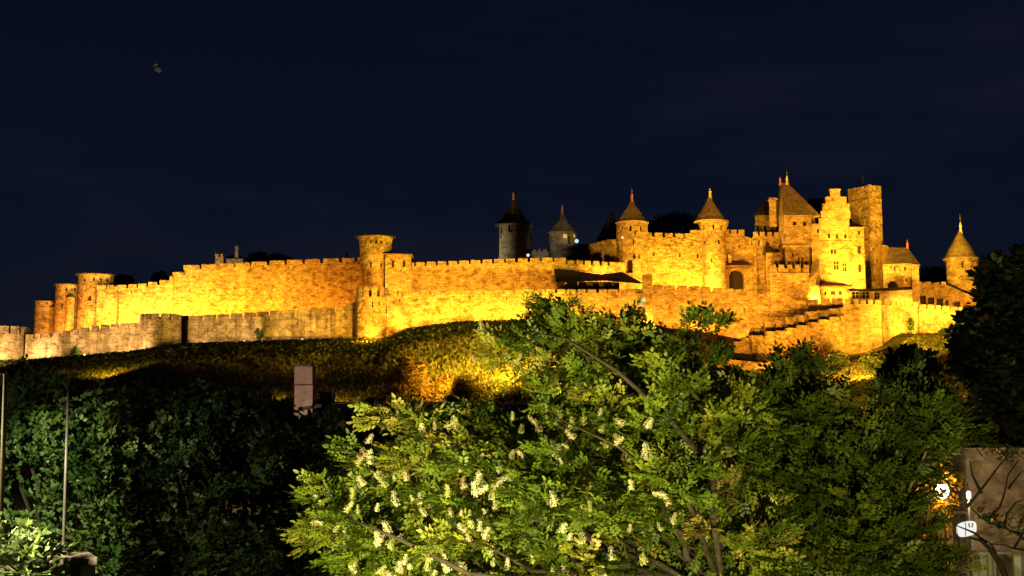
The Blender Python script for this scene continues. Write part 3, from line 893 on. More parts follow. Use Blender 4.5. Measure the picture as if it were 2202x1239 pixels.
# ramp: two parallel stepped walls
ramp_m = [(1594, 1611, 8), (1619, 1641, 9), (1647, 1668, 9), (1669.5, 1690, 9), (1692.5, 1714, 9), (1715.5, 1737, 9), (1738.5, 1761, 9), (1763, 1783, 9), (1786, 1805, 10), (1808, 1816, 10)]
st = [(1580, 270, 735, 820), (1611.5, 270, 733, 820)]
for (a, c, h), vt in zip(ramp_m[1:], [730, 722, 720, 714, 708, 702, 696, 691, 689]):
    st += [(a - .6, 270 + (a - 1580) * .045, vt, 815 - max(0, a - 1700) * .42), (c + .4, 270 + (c - 1580) * .045, vt, 815 - max(0, c - 1700) * .42)]
wall('ramp_wall', 'stepped ramp wall climbing to the bright bastion', st, M['rubble'], ramp_m, 9, cat='ramp wall', group='stepped ramp walls', sink=6, thick=1.2)
ramp_b = [(a - 3, c - 1, h) for a, c, h in ramp_m[1:]]
st = []
for (a, c, h), vt in zip(ramp_b, [714, 702, 697, 691, 687, 679, 676, 673, 671]):
    st += [(a - .6, 277 + (a - 1580) * .03, vt, 780), (c + .4, 277 + (c - 1580) * .03, vt, 780)]
wall('ramp_wall', 'unlit stepped ramp wall standing behind the lit one', st, M['outer'], ramp_b, 5, cat='ramp wall', group='stepped ramp walls', sink=6, thick=1.2)
wall('ruined_wall', 'broken lower wall with orange lit blocks at the foot of the ramp', [(1540, 258, 770, 830), (1600, 258, 776, 840), (1660, 258, 782, 850), (1690, 258.4, 784, 850), (1712, 258.6, 790, 850)], M['rubble'],
     [(1545, 1562, 8), (1652, 1668, 6), (1688, 1711, 16)], 8, group=GO, sink=5)
wall('lit_wall', 'small bright yellow wall glimpsed through the dark tree', [(2128, 229, 842, 862), (2150, 229, 845, 862), (2170, 229.5, 838, 862)], M['ashlar'], (), 5, cat='wall', sink=4)

# ------------------------------------------------------------------ castle
CH = M['chateau']
wall('castle_wall', 'slanting castle parapet climbing to the first spired tower', [(1266, 336, 531, 545), (1285, 333, 529, 560), (1310, 330, 522, 585), (1346, 327, 520, 600)], CH,
     [(1267, 1279, 6), (1282, 1289), (1292, 1300), (1303.5, 1310), (1314, 1343, 7)], 8, group='castle walls', sink=0.5)
def spire_tower(label, u, Y, r, v_eave, v_base, roof, fin, ops, mat=CH, rmat=None, prof=None, roof_du=0, fmat=None):
    t = tower('spire_tower', label, u, Y, v_base, group=GT if False else GC)
    drum(t, u, Y, prof or [(v_eave - 1, r), (v_eave + 26, r * .985), (v_base + 25, r * 1.03)], mat, ops)
    rf = cone(t, u + roof_du, Y, roof, rmat or M['slate'])
    if fin: finial(t, u + roof_du, Y, fin[0], fin[1], fin[2], fmat or M['red'], fin[3] if len(fin) > 3 else None)
    return t
spire_tower('golden tower with flared slate spire and red finial beside the curtain wall', 1359, 329, 34.5, 480, 600,
            [(481, 37), (475, 30), (466, 23.5), (455, 16.5), (444, 9), (433, 2.2)], (434, 415, 2.6, 404),
            [(1338, 489, 3, 9, 'arrow_slit'), (1355.5, 491, 5, 13, 'arched_window'), (1378, 490, 4, 13, 'arched_window'), (1366, 501, 2.5, 9, 'arrow_slit'), (1362, 521, 3, 14, 'arrow_slit'), (1375, 551, 4.5, 11, 'arched_window'), (1364, 551, 6, 10, 'arched_window'), (1352, 572, 17, 30, 'arch', 1.6)])
wall('castle_wall', 'bright rough curtain wall between the two spired castle towers', [(1388, 328, 509, 640), (1440, 328, 510.5, 640), (1480, 328, 511, 640), (1481, 328, 503, 640), (1516, 328, 502, 640)], M['rubble'],
     [(1392, 1402), (1407, 1425), (1430, 1447), (1452, 1470), (1473, 1481), (1484, 1510, 8)], 9.5, group='castle walls',
     ops=[(1406, 547, 3.5, 8, 'arrow_slit'), (1462, 549, 3.5, 9, 'arrow_slit'), (1500, 551, 3.5, 8, 'arrow_slit'), (1440, 530, 2.5, 6, 'arrow_slit')])
spire_tower('slender golden tower with white tipped spire and glowing foot', 1534, 328, 27, 478, 622,
            [(478, 36), (470, 29), (462, 24.5), (448, 15.5), (436, 8), (424, 2.2)], (425, 406, 2.6),
            [(1513, 488, 3.5, 11, 'arrow_slit'), (1534, 488, 4, 11, 'arrow_slit'), (1552, 489, 3.5, 12, 'arrow_slit'), (1515.5, 520, 4.5, 11, 'arched_window'), (1546.5, 520, 4.5, 11, 'arched_window'), (1530, 560, 2.5, 10, 'arrow_slit')],
            prof=[(477, 33.5), (490, 29.5), (503, 25.5), (640, 25.5)], roof_du=-7, fmat=M['white'])
wall('castle_wall', 'second curtain wall with broken parapet and buttress strips', [(1556, 330, 503, 640), (1600, 330, 503, 640), (1603, 330, 508, 640), (1619, 330, 513, 640), (1621, 330, 507, 640), (1690, 329, 509, 640)], CH,
     [(1561, 1568), (1572, 1584), (1588, 1601), (1620, 1630), (1634, 1645), (1650, 1660), (1665, 1675), (1677.5, 1686)], 9.5, group='castle walls',
     ops=[(1586, 602, 36, 44, 'arch', 2.0), (1632, 522, 3, 12, 'arrow_slit'), (1617, 523, 3, 12, 'arrow_slit'), (1590, 530, 2.5, 7, 'arrow_slit')])
q = [o for o in bpy.data.objects if o.name.startswith('castle_wall') and o.type == 'EMPTY'][-1]
for ua, ub in ((1594, 1601), (1640, 1648), (1620, 1626)):
    b = MB(); c = P((ua + ub) / 2, 570, 329.6); wd = (ub - ua) * mpp(330)
    b.box((c.x, 329.7, P(0, 640, 330).z - 1), wd, 1.2, P(0, 517, 330).z - P(0, 640, 330).z + 1)
    if ua != 1594: b.build('buttress', CH, q)
# lean-to roof over the arch
t = thing('lean_to', 'dark tiled lean-to roof above the big arch in the curtain wall', 'roof', P(1588, 572, 328))
b = MB()
z0, z1 = P(1588, 571, 326.5).z, P(1588, 560, 329.8).z
xa, xb = P(1561, 566, 327).x, P(1617, 566, 327).x
xc = P(1600, 566, 328).x
b.v = [Vector((xa, 326.3, z0)), Vector((xb, 326.3, z0)), Vector((xc, 329.9, z1)), Vector((xa, 329.9, z1)),
       Vector((xa, 326.3, z0 - .3)), Vector((xb, 326.3, z0 - .3)), Vector((xb, 329.9, z0 - .3)), Vector((xa, 329.9, z0 - .3))]
b.f = [(0, 1, 2, 3), (4, 5, 1, 0), (1, 5, 6, 2), (0, 3, 7, 4), (7, 6, 5, 4)]; b.m = [0] * 5
b.build('roof', M['tile'], t)
b = MB(); c = P(1569, 566, 328.5); b.box((c.x, 328.5, z0), .9, .9, P(0, 547, 328.5).z - z0); b.build('chimney', CH, t)
# watch turret stub with slanting roof
t, sf, z0, z1, xy = block('turret_stub', 'small turret stub with a slanting dark roof before the curtain wall', [(1648, 323.5), (1662, 323), (1680, 324), (1680, 328), (1648, 328)], 543, 640, 323, CH,
                          [(1668, 566, 4, 9), (1673, 568, 3, 8)], cat='turret')
zt = P(1655, 527, 324).z; zm = P(1655, 543, 323).z
b = MB()
xa, xb, xc = xy[0][0], xy[1][0], xy[2][0]
b.v = [Vector((xa - .1, 323.3, zm + .02)), Vector((xb, 322.9, zm + .02)), Vector((xc + .3, 323.9, zm + .02 - 1.2)), Vector((xc + .3, 328.1, zm - 1.2)), Vector((xa - .1, 328.1, zm)),
       Vector((xa, 324.5, zt)), Vector(((xa + xb) / 2 + .3, 324.5, zt))]
b.f = [(0, 1, 6, 5), (1, 2, 6), (2, 3, 6), (3, 4, 5, 6), (4, 0, 5)]; b.m = [0] * 5
b.build('roof', M['darkslate'], t)
# front curtain
t, sf, z0, z1, xy = block('castle_wall', 'lower forecourt wall with string course before the keep', [(1656, 317.5), (1740, 317.5), (1744, 324), (1656, 324)], 577, 655, 317.5, CH,
                          [(1672, 580, 3, 8, 'arrow_slit'), (1698, 581, 3, 8, 'arrow_slit'), (1724, 581, 3, 8, 'arrow_slit')], cat='rampart', group='castle walls')
for a, c in spread_px(1657, 1740, 5, 6):
    s0, s1 = sf.hit(a, 576)[0], sf.hit(c, 576)[0]
    merlon(t, sf, s0, s1, z1, 8 * mpp(317), CH, i=0)
b = MB(); c = P(1698, 589, 317.3); b.box((c.x, 317.45, c.z - .2), (1742 - 1655) * mpp(317.5), .4, .45); b.build('string_course', M['ashlar'], t)

# the keep with its hipped roof
keep, sf, z0, z1, xy = block('keep_tower', 'square keep with steep hipped slate roof and two red square windows', [(1687, 322), (1745, 322), (1756, 328), (1756, 336), (1680, 336), (1675, 328)], 463, 527, 322, M['ashlar'],
                             [(1709, 480.5, 8, 9), (1730.5, 481.5, 8, 9), (1682, 490, 3, 8, 'arrow_slit')], cat='keep', sink=0, uref=1712)
corb = MB(); zc = P(1715, 527, 322).z
c = P(1716, 527, 322); corb.box((c.x, 324.9, zc - .5), (1748 - 1684) * mpp(322), 6.4, .5); corb.build('string_course', M['ashlar'], keep)
for uu in (1700, 1716, 1732):
    b = MB(); p = P(uu, 508, 321.8); wd = 5.0 * mpp(322)
    b.box((p.x, 321.75, p.z), wd * 1.5, .7, .5); b.box((p.x, 321.8, p.z - .7), wd, .5, .68)
    b.build('corbel', M['ashlar'], keep)
block('shaft', '', [(1691, 322.6), (1742, 322.6), (1752, 328), (1752, 336), (1684, 336), (1684, 328)], 528.5, 640, 322, CH, [(1718, 561, 4, 16), (1725.5, 561, 4, 16), (1705, 548, 3, 8, 'arrow_slit')], parent=keep, body='shaft')
zE = z1; zR = P(1685, 394.5, 329).z
exy = [(P(1687, 463, 322).x, 321.9), (P(1755, 463, 325).x, 322.6), (P(1756, 463, 336).x, 336), (P(1672, 463, 331).x, 334)]
rf = hip(keep, exy, zE, [(P(1678.5, 394, 329).x, 329), (P(1692.5, 394, 329).x, 328.5)], zR, M['slate'], 0.7)
finial(keep, 1678, 329, 396, 381, 2.2, M['red']); finial(keep, 1692.5, 328.5, 395, 378, 2.4, M['white'], 365)
block('chimney', '', [(1654, 327), (1669, 327), (1670, 329.5), (1655, 329.5)], 425, 470, 327, M['ashlar'], parent=keep, body='chimney')
b = MB(); c = P(1661.5, 425, 328.2); b.box((c.x, 328.25, c.z - .9), 16.5 * mpp(328), 3, .45); b.build('chimney_cap', M['ashlar'], keep)
# dark house behind the keep
h, sf, z0, z1, xy = block('hall', 'unlit hall with dark pitched roof behind the keep', [(1624, 338), (1676, 338), (1676, 350), (1624, 350)], 462, 520, 338, M['grey'], cat='building')
hip(h, xy, z1, [(P(1652, 428, 344).x, 344), (P(1672, 428, 344).x, 344)], P(1660, 426, 344).z, M['darkslate'], .6)
h, sf, z0, z1, xy = block('hall', 'dark roofed wing between the keep and the stepped gable', [(1728, 338), (1792, 338), (1792, 352), (1728, 352)], 464, 540, 338, M['grey'], cat='building')
hip(h, xy, z1, [(P(1740, 428, 345).x, 345), (P(1790, 428, 345).x, 345)], P(1760, 427, 345).z, M['darkslate'], .5)
# turret and buttress right of the keep
t, sf, z0, z1, xy = block('side_turret', 'narrow flat topped turret wedged between keep and stepped gable', [(1746, 321), (1762.5, 321), (1763, 330), (1746, 330)], 486, 600, 321, M['ashlar'],
                          [(1759, 497, 4, 9), (1759.5, 571, 5, 9)], cat='turret', uref=1754)
b = MB(); c = P(1754.5, 486, 321); b.box((c.x, 325.2, c.z), 20 * mpp(321), 10.2, .5); b.build('roof', M['slate'], t)
b = MB(); c0 = P(1752, 590, 319); z9 = P(1752, 655, 319).z
b.v = [Vector((P(1741, 620, 319).x, 318.4, z9)), Vector((P(1762.5, 620, 319).x, 318.4, z9)), Vector((P(1762.5, 620, 321).x, 320.98, z9)), Vector((P(1741, 620, 321).x, 320.98, z9)),
       Vector((P(1741, 600, 319).x, 319.3, P(0, 600, 319.3).z)), Vector((P(1762.5, 600, 319).x, 319.3, P(0, 580, 319.3).z)), Vector((P(1762.5, 560, 321).x, 320.98, P(0, 556, 321).z)), Vector((P(1746, 560, 321).x, 320.98, P(0, 566, 321).z))]
b.f = [(0, 1, 5, 4), (1, 2, 6, 5), (2, 3, 7, 6), (3, 0, 4, 7), (4, 5, 6, 7)]; b.m = [0] * 5
b.build('buttress', M['ashlar'], t)

# stepped gable house
gops = [(1783, 507, 5, 11, 'arched_window'), (1800, 508, 5, 10, 'arched_window'), (1818, 508, 5, 10, 'arched_window'), (1789, 541, 5.5, 10), (1796, 541, 5.5, 10),
        (1798.5, 571, 11, 18), (1816, 575, 9, 18), (1807, 468, 3, 8, 'arrow_slit')]
gable, sf, z0, z1, xy = block('gable_house', 'tall house with stepped gable and rows of small windows', [(1763, 324), (1829, 324), (1829, 340), (1763, 340)], 470, 660, 324, M['ashlar'], gops, cat='house', uref=1796, cap=False)
# the gable steps: one block per step, each narrower
steps = [(470, 454, 1765.5, 1829), (454, 438, 1769.5, 1827), (438, 423, 1776, 1820.5), (423, 409, 1785.5, 1807)]
for k, (va, vb_, ua, ub) in enumerate(steps):
    za, zb = P(0, va, 324).z, P(0, vb_, 324).z
    xa, xb = P(ua, va, 324).x, P(ub, va, 324).x
    b = MB(); b.box(((xa + xb) / 2, 324.62, za), xb - xa, 1.2, zb - za); b.build('gable_step' if k < 3 else 'chimney', M['ashlar'], gable)
b = MB(); c = P(1796, 409, 324); b.box((c.x, 324.6, c.z), 24 * mpp(324), 1.5, .35); b.build('chimney_cap', M['ashlar'], gable)
zr = P(0, 430, 324).z; ze = z1
xl, xr, xm = xy[0][0], xy[1][0], (xy[0][0] + xy[1][0]) / 2
b = MB()
b.face([(xl - .4, 325.3, ze), (xm, 325.3, zr), (xm, 340, zr), (xl - .4, 340, ze)]); b.face([(xm, 325.3, zr), (xr + .4, 325.3, ze), (xr + .4, 340, ze), (xm, 340, zr)])
b.face([(xr + .4, 340, ze), (xl - .4, 340, ze), (xm, 340, zr)])
b.build('roof', M['slate'], gable)
c = P(1796, 519.5, 324); b = MB(); b.box((c.x, 323.95, c.z - .2), 66 * mpp(324), .3, .4); b.build('string_course', M['ashlar'], gable)
wing, sf, z0, z1, xy = block('house_wing', 'narrow wing with lean-to slate roof right of the stepped gable', [(1829.5, 323.5), (1860, 323.5), (1860, 338), (1829.5, 338)], 488, 660, 323.5, CH,
                             [(1847, 500, 5, 8), (1848, 537, 7, 16), (1849, 577, 7, 17)], cat='house', uref=1845)
zt_ = P(0, 464, 330).z
b = MB(); xa, xb = xy[0][0], xy[1][0]
b.face([(xa, 323, z1), (xb + .5, 323, z1), (xa + 1.0, 334, zt_), (xa, 334, zt_)]); b.face([(xb + .5, 323, z1), (xb + .5, 338, z1), (xa + 1.0, 334, zt_)])
b.face([(xa, 323, z1), (xa, 334, zt_), (xa, 338, z1)]); b.face([(xb + .5, 338, z1), (xa, 338, z1), (xa, 334, zt_), (xa + 1.0, 334, zt_)])
b.face([(xa, 338, z1 - .1), (xb + .5, 338, z1 - .1), (xb + .5, 323, z1 - .1), (xa, 323, z1 - .1)])
b.build('roof', M['slate'], wing)
# porch and outbuilding at the foot
t, sf, z0, z1, xy = block('outbuilding', 'low orange outbuilding with dark windows and clay roof under the gable house', [(1766, 315), (1826, 315), (1826, 322), (1766, 322)], 617, 660, 315, CH,
                          [(1791, 630, 10, 9), (1807, 630, 8, 9), (1775, 631, 4, 8)], cat='building')
b = MB(); xa, xb = xy[0][0] - .4, xy[1][0] + .6
za, zb = z1 + .02, P(0, 609, 321).z
b.v = [Vector((xa, 314.4, za)), Vector((xb, 314.4, za)), Vector((xb, 322.9, zb)), Vector((xa, 322.9, zb)), Vector((xa, 314.4, za + .25)), Vector((xb, 314.4, za + .25)), Vector((xb, 322.9, zb + .25)), Vector((xa, 322.9, zb + .25))]
for q_ in ((0, 1, 5, 4), (1, 2, 6, 5), (2, 3, 7, 6), (3, 0, 4, 7), (4, 5, 6, 7), (3, 2, 1, 0)): b.f.append(q_); b.m.append(0)
b.build('roof', M['tile'], t)
# unlit timber gallery in front of the pinte tower
t, sf, z0, z1, xy = block('covered_walk', 'unlit covered walk with dark roof at the foot of the tall tower', [(1826, 313), (1880, 313), (1962, 309), (1962, 313), (1880, 318), (1826, 318)], 627, 650, 313, M['grey'],
                          [(1840, 635, 14, 14), (1862, 635, 14, 14), (1884, 636, 14, 14)], cat='building')
b = MB()
for i in range(2):
    a_, c_ = xy[i], xy[i + 1]
    bk = (xy[5], xy[4]) if i == 0 else (xy[4], xy[3])
    b.face([(a_[0], a_[1] - .5, z1 + .05), (c_[0], c_[1] - .5, z1 + .05), (bk[1][0], bk[1][1], z1 + 1.3), (bk[0][0], bk[0][1], z1 + 1.3)])
b.build('roof', M['darkslate'], t)

# tall square tower
pinte, sf, z0, z1, xy = block('tall_tower', 'very tall square watchtower with crenellated top and antenna', [(1827, 340), (1873, 333), (1899, 335.2), (1858, 343)], 410, 650, 333, CH,
                              [(1886, 484, 6, 12), (1846, 520, 2.5, 8, 'arrow_slit'), (1888, 560, 3, 9, 'arrow_slit')], cat='tower', uref=1873)
for i, n in ((0, 5), (1, 3), (2, 5), (3, 3)):
    s0, s1 = sf.S[i], sf.S[i + 1]; L_ = s1 - s0
    for k in range(n):
        a = s0 + L_ * (k + .02) / n; c = s0 + L_ * (k + .72) / n
        if k == n - 1: c = s1
        if k == 0: a = s0
        merlon(pinte, sf, a, c, z1, 1.7, CH, i=i, thick=.7)
zb_ = P(1850, 428.5, 334).z
b = MB()
for i in range(4):
    t0, nn = sf.frame(i)
    a, c = sf.S[i], sf.S[i + 1]
    for zz0, zz1, pr_ in ((zb_ - .25, zb_ + .25, -.25),):
        q0, q1 = sf.pt(a + .2, zz0, pr_, i), sf.pt(c - .2, zz0, pr_, i); e0, e1 = sf.pt(a + .2, zz0, 0.05, i), sf.pt(c - .2, zz0, 0.05, i)
        up = Vector((0, 0, zz1 - zz0))
        b.face([q0, q1, q1 + up, q0 + up]); b.face([q0 + up, q1 + up, e1 + up, e0 + up]); b.face([e0, e1, q1, q0])
b.build('string_course', CH, pinte)
b = MB(); c = P(1856, 405, 338); b.tube([(c.x, 338, z1), (c.x, 338, P(0, 377, 338).z)], [.09, .04], 6); b.build('antenna', M['iron'], pinte)
b = MB()
pa = [xy[0], xy[1], xy[2]]
for i in range(2):
    t0, nn = sf.frame(i); a, c = sf.S[i], sf.S[i + 1]; zf, zg = P(0, 645, 333).z - 2, P(0, 585, 333).z
    b.face([sf.pt(a, zf, -1.0, i), sf.pt(c, zf, -1.0, i), sf.pt(c, zg, -.02, i), sf.pt(a, zg, -.02, i)])
b.build('battered_base', CH, pinte)

# block right of the tall tower
t, sf, z0, z1, xy = block('gate_block', 'gate block with hipped slate roof, red finial and pale arch', [(1900, 321), (1961, 319), (1976, 321), (1976, 332), (1900, 334)], 567, 670, 319, CH,
                          [(1924, 579, 3.5, 9, 'arrow_slit'), (1946, 578, 3.5, 9, 'arrow_slit'), (1948, 602, 3, 7, 'arrow_slit'), (1920, 622, 22, 36, 'arch', 1.4), (1948, 628, 3, 7, 'arrow_slit')], cat='building', uref=1961)
exy = [xy[0], xy[1], xy[2], (xy[2][0], 333)]
b = MB()
E = [Vector((xy[0][0], 320.3, z1)), Vector((xy[1][0] + .2, 318.3, z1)), Vector((xy[2][0] + .5, 320.8, z1)), Vector((xy[3][0] + .5, 332.5, z1)), Vector((xy[4][0], 334.3, z1))]
R0, R1 = Vector((P(1915, 532, 327).x, 327, P(0, 532, 327).z)), Vector((P(1952, 533, 326).x, 326, P(0, 533, 326).z))
b.face([E[0], E[1], R1, R0]); b.face([E[1], E[2], R1]); b.face([E[2], E[3], R1]); b.face([E[3], E[4], R0, R1]); b.face([E[4], E[0], R0]); b.face([E[4], E[3], E[2], E[1], E[0]])
b.build('roof', M['slate'], t)
finial(t, 1951.5, 326, 535, 520, 2.2, M['red'], 514)
block('corner_buttress', 'bright corner buttress dropping from the gate block to the outer wall', [(1962, 318.4), (1977.5, 318.6), (1977.5, 320.9), (1962, 320.9)], 569, 675, 318.5, M['ashlar'], cat='buttress')
wall('castle_wall', 'curved parapet joining the tall tower and the hipped gate block', [(1897, 333, 527, 560), (1906, 333, 527, 560), (1916, 333, 534, 560), (1922, 333, 545, 560)], CH, (), 5, group='castle walls', sink=3)
wall('castle_wall', 'low rampart with gallery of five dark openings before the last tower', [(1976, 322, 609, 672), (2040, 319, 613, 680), (2100, 315, 640, 690)], CH,
     [(1977, 1984, 4), (1987, 2002, 4), (2006, 2020, 4), (2024, 2034, 7)], 4, group='castle walls',
     ops=[(1984.5, 645, 13, 18, 'gallery_opening', 1.0), (2002, 648, 14, 17, 'gallery_opening', 1.0), (2021, 650, 14, 17, 'gallery_opening', 1.0), (2039.5, 653, 13, 17, 'gallery_opening', 1.0), (2058, 656, 15, 15, 'gallery_opening', 1.0), (2081, 660, 16, 9, 'gallery_opening', 1.0)])
spire_tower('last round tower with tall plain spire next to the dark tree', 2069, 322, 34, 558, 660,
            [(558, 37.5), (549, 31), (535, 24), (517, 13), (499, 2.2)], (500, 478, 2.6, 460),
            [(2048, 574, 4, 15, 'arrow_slit'), (2070, 569, 4, 13, 'arrow_slit'), (2090, 571, 4, 13, 'arrow_slit')], roof_du=-3, fmat=M['white'])
wall('castle_wall', 'end of the castle rampart half hidden by the dark tree', [(2102, 324, 628, 690), (2140, 325, 629, 690), (2200, 327, 630, 690)], CH, [(2118, 2130, 4), (2136, 2150, 4), (2156, 2170, 4)], 4, group='castle walls')

# ------------------------------------------------------------------ unlit keep towers and roofs behind the rampart
spire_tower('dim grey round tower with dark spire, standing apart behind the rampart', 1109, 402, 36, 485, 575,
            [(486, 41), (478, 33), (466, 23.5), (450, 13), (430, 2.2)], (431, 413, 2.3),
            [(1078, 494, 4, 15), (1098, 491, 9, 15), (1122, 492, 8, 15), (1140, 494, 3, 14)], M['grey'], M['darkslate'], roof_du=-5)
twin = spire_tower('half unlit tower with brown spire and two lit openings behind the rampart', 1210, 398, 30, 503, 580,
            [(503, 33), (495, 25), (485, 18), (472, 9), (459, 2.2)], (460, 441, 2.3),
            [(1186, 515, 3.5, 16), (1224, 516, 4, 18), (1216, 507.5, 9, 9, 'lit_window'), (1237, 507.5, 7, 8, 'lit_window')], M['grey'], M['slate'], roof_du=-1)
t = tower('spire_tower', 'black conical roof silhouetted left of the first castle tower', 1314, 372, 560, group=GC)
drum(t, 1314, 372, [(516, 24), (580, 24)], M['grey'])
cone(t, 1314, 372, [(518, 33), (500, 22), (480, 12), (456, 1)], M['darkslate'])
wall('back_wall', 'low unlit wall joining the two grey towers', [(1140, 392, 541, 600), (1180, 392, 541, 600)], M['grey'], [(1147, 1153, 5), (1157, 1163, 6), (1168, 1176, 5)], 5, cat='rampart')
t, sf, z0, z1, xy = block('dark_house', 'unlit house roof between the twin grey towers and the castle', [(1236, 360), (1300, 356), (1300, 372), (1236, 372)], 552, 600, 358, M['grey'], cat='house')
hip(t, xy, z1, [(P(1244, 524, 366).x, 366), (P(1285, 524, 366).x, 366)], P(0, 525, 366).z, M['darkslate'], .6)
# added dark roofed block in place of the wall shadow under the pale parapet
t, sf, z0, z1, xy = block('dark_house', 'black roofed block added in place of the shadow below the pale parapet', [(1198, 306), (1300, 304), (1332, 306), (1332, 314), (1198, 315)], 606, 660, 305, M['grey'],
                          [(1226, 614, 4, 7), (1246, 612, 4, 7)], cat='house')
b = MB(); za = z1 + .02; zr = P(0, 577, 314).z; zr2 = P(0, 590, 314).z
b.face([(xy[0][0] - .4, 305.2, za), (xy[1][0], 303.2, za), (xy[1][0], 314.4, zr2), (xy[0][0] - .4, 315.4, zr)])
b.face([(xy[1][0], 303.2, za), (P(1386, 612, 305).x, 305, za - .6), (P(1338, 585, 314).x, 314.4, P(0, 584, 314).z), (xy[1][0], 314.4, zr2)])
b.face([(xy[0][0] - .4, 305.2, za), (xy[0][0] - .4, 315.4, zr), (xy[0][0] - .4, 315.4, za)])
b.build('roof', M['darkslate'], t)
# little far tower and chimney on the skyline
t, sf, z0, z1, xy = block('far_tower', 'tiny lit crenellated tower poking above the high rampart', [(462, 415), (480, 415), (480, 418), (462, 418)], 553, 585, 415, M['inner'], cat='tower')
for a, c in ((462, 469), (473.5, 480)):
    merlon(t, sf, sf.hit(a, 555)[0], sf.hit(c, 555)[0], z1, 7 * mpp(415), M['inner'], i=0)
b = MB(); c = P(463, 548, 416); b.tube([(c.x, 416, z1), (c.x, 416, P(0, 538, 416).z)], [.25, .03], 6); b.build('spike', M['iron'], t)
t, sf, z0, z1, xy = block('dark_house', 'far unlit house with one tall pale chimney on the skyline', [(486, 418), (522, 418), (522, 430), (486, 430)], 556, 590, 418, M['grey'], cat='house')
hip(t, xy, z1, [(P(494, 549, 424).x, 424), (P(514, 549, 424).x, 424)], P(0, 549, 424).z, M['darkslate'], .5)
block('chimney', '', [(505, 419), (512, 419), (512, 421), (505, 421)], 529, 560, 419, M['grey'], parent=t, body='chimney')
b = MB(); c = P(745.5, 556, 400)
t = thing('spirelet', 'thin pointed roof tip showing over the rampart beside the watchtower', 'spire', c)
b.lathe(c.x, 400, [(1.0, c.z - 2), (.75, c.z), (.4, P(0, 547, 400).z), (.12, P(0, 542, 400).z), (.04, P(0, 532, 400).z)], 10); b.build('spire_tip', M['slate'], t)
t = thing('lightning_rod', 'thin rod standing above the guard block roof', 'rod', P(852, 548, 326)); b = MB(); c = P(852, 548, 326)
b.tube([(c.x, 326, c.z - .5), (c.x, 326, P(0, 526, 326).z)], [.08, .04], 6); b.build('rod', M['iron'], t)
# small lamps on the ramparts
def wall_lamp(u, v, Y, r, col, e, pw, label):
    c = P(u, v, Y)
    t = thing('rampart_lamp', label, 'lamp', c, 'small lamps on the ramparts')
    b = MB(); R = r * mpp(Y)
    b.lathe(c.x, c.y, [(0.02, c.z - R), (R * .7, c.z - R * .7), (R, c.z), (R * .7, c.z + R * .7), (0.02, c.z + R)], 12)
    b.build('globe', emit('lamp_glow', col, e * .8), t)
    b = MB(); b.tube([(c.x, c.y, c.z - R), (c.x, c.y, c.z - R - 2.0)], .08, 6); b.build('post', M['iron'], t)
wall_lamp(1135.5, 549, 331, 3.4, (1.0, 0.75, 0.95), 1.6, 0, 'pinkish white lamp on the rampart by the grey tower')
wall_lamp(1240, 518.5, 352, 4.6, (0.55, 0.82, 1.0), 1.3, 0, 'bluish lamp next to the half unlit tower')
wall_lamp(1338.5, 511, 323, 2.6, (1.0, 0.95, 0.85), 1.5, 0, 'tiny white lamp at the foot of the first spire tower')

# ------------------------------------------------------------------ foliage
def quads_to_obj(name, V, quads, mat, tint, parent=None, kind=None, smooth=False):
    """V (n,3) world, quads (m,4), tint per vertex"""
    base = ORG[parent.name] if parent is not None else Vector((0, 0, 0))
    V = V - np.array(base)[None, :]
    me = bpy.data.meshes.new(name)
    me.vertices.add(len(V)); me.vertices.foreach_set('co', V.astype(np.float32).ravel())
    me.loops.add(quads.size); me.loops.foreach_set('vertex_index', quads.astype(np.int32).ravel())
    me.polygons.add(len(quads))
    me.polygons.foreach_set('loop_start', np.arange(0, quads.size, 4, dtype=np.int32))
    me.polygons.foreach_set('loop_total', np.full(len(quads), 4, dtype=np.int32))
    me.update(calc_edges=True)
    a = me.attributes.new('tint', 'FLOAT', 'POINT'); a.data.foreach_set('value', tint.astype(np.float32))
    me.materials.append(mat)
    o = bpy.data.objects.new(name, me); COL.objects.link(o)
    if parent is not None: o.parent = parent
    ORG[o.name] = base
    if kind: o['kind'] = kind
    return o

def leaf(L, Wd, at=(0, 0, 0), ang=0.0, droop=0.12, fold=0.18):
    """two quads: half blades folded along the midrib, pointing along ang in the xy plane"""
    c, s_ = math.cos(ang), math.sin(ang)
    pts = [(0, 0, 0), (L * .45, 0, -fold * Wd), (L, 0, -droop * L), (L * .38, Wd * .5, 0), (L * .42, -Wd * .5, 0), (L * .8, Wd * .27, -droop * L * .5), (L * .8, -Wd * .27, -droop * L * .5)]
    v = [(at[0] + x * c - y * s_, at[1] + x * s_ + y * c, at[2] + z) for x, y, z in pts]
    q = [(0, 1, 5, 3), (1, 2, 2, 5), (0, 4, 6, 1), (1, 6, 2, 2)]
    q = [(0, 1, 5, 3), (0, 4, 6, 1), (1, 6, 2, 5)]
    return v, q

def tmpl(parts):
    V, Q = [], []
    for v, q in parts:
        k = len(V); V += v; Q += [tuple(i + k for i in f) for f in q]
    return np.array(V, float), np.array(Q, int)

def pinnate(pairs=3, L=.30, lw=.052, ll=.12):
    ps = []
    for i in range(pairs):
        x = L * (.22 + .70 * i / pairs)
        for sg in (1, -1):
            ps.append(leaf(ll * (1 - .1 * abs(i - 1.5)), lw * 1.25, (x, 0, -.25 * x * x / L), sg * 1.05))
    ps.append(leaf(ll * 1.1, lw * 1.3, (L * .92, 0, -.25 * L * .85), 0))
    return tmpl(ps)

def broad(n=4, L=.13, wd=.085):
    ps = []
    for i in range(n):
        ps.append(leaf(L * (.75 + .12 * (i % 3)), wd, (.03 * i, 0.01 * ((i * 7) % 5 - 2), .02 * (i % 2)), -1.3 + 2.6 * i / max(1, n - 1)))
    return tmpl(ps)

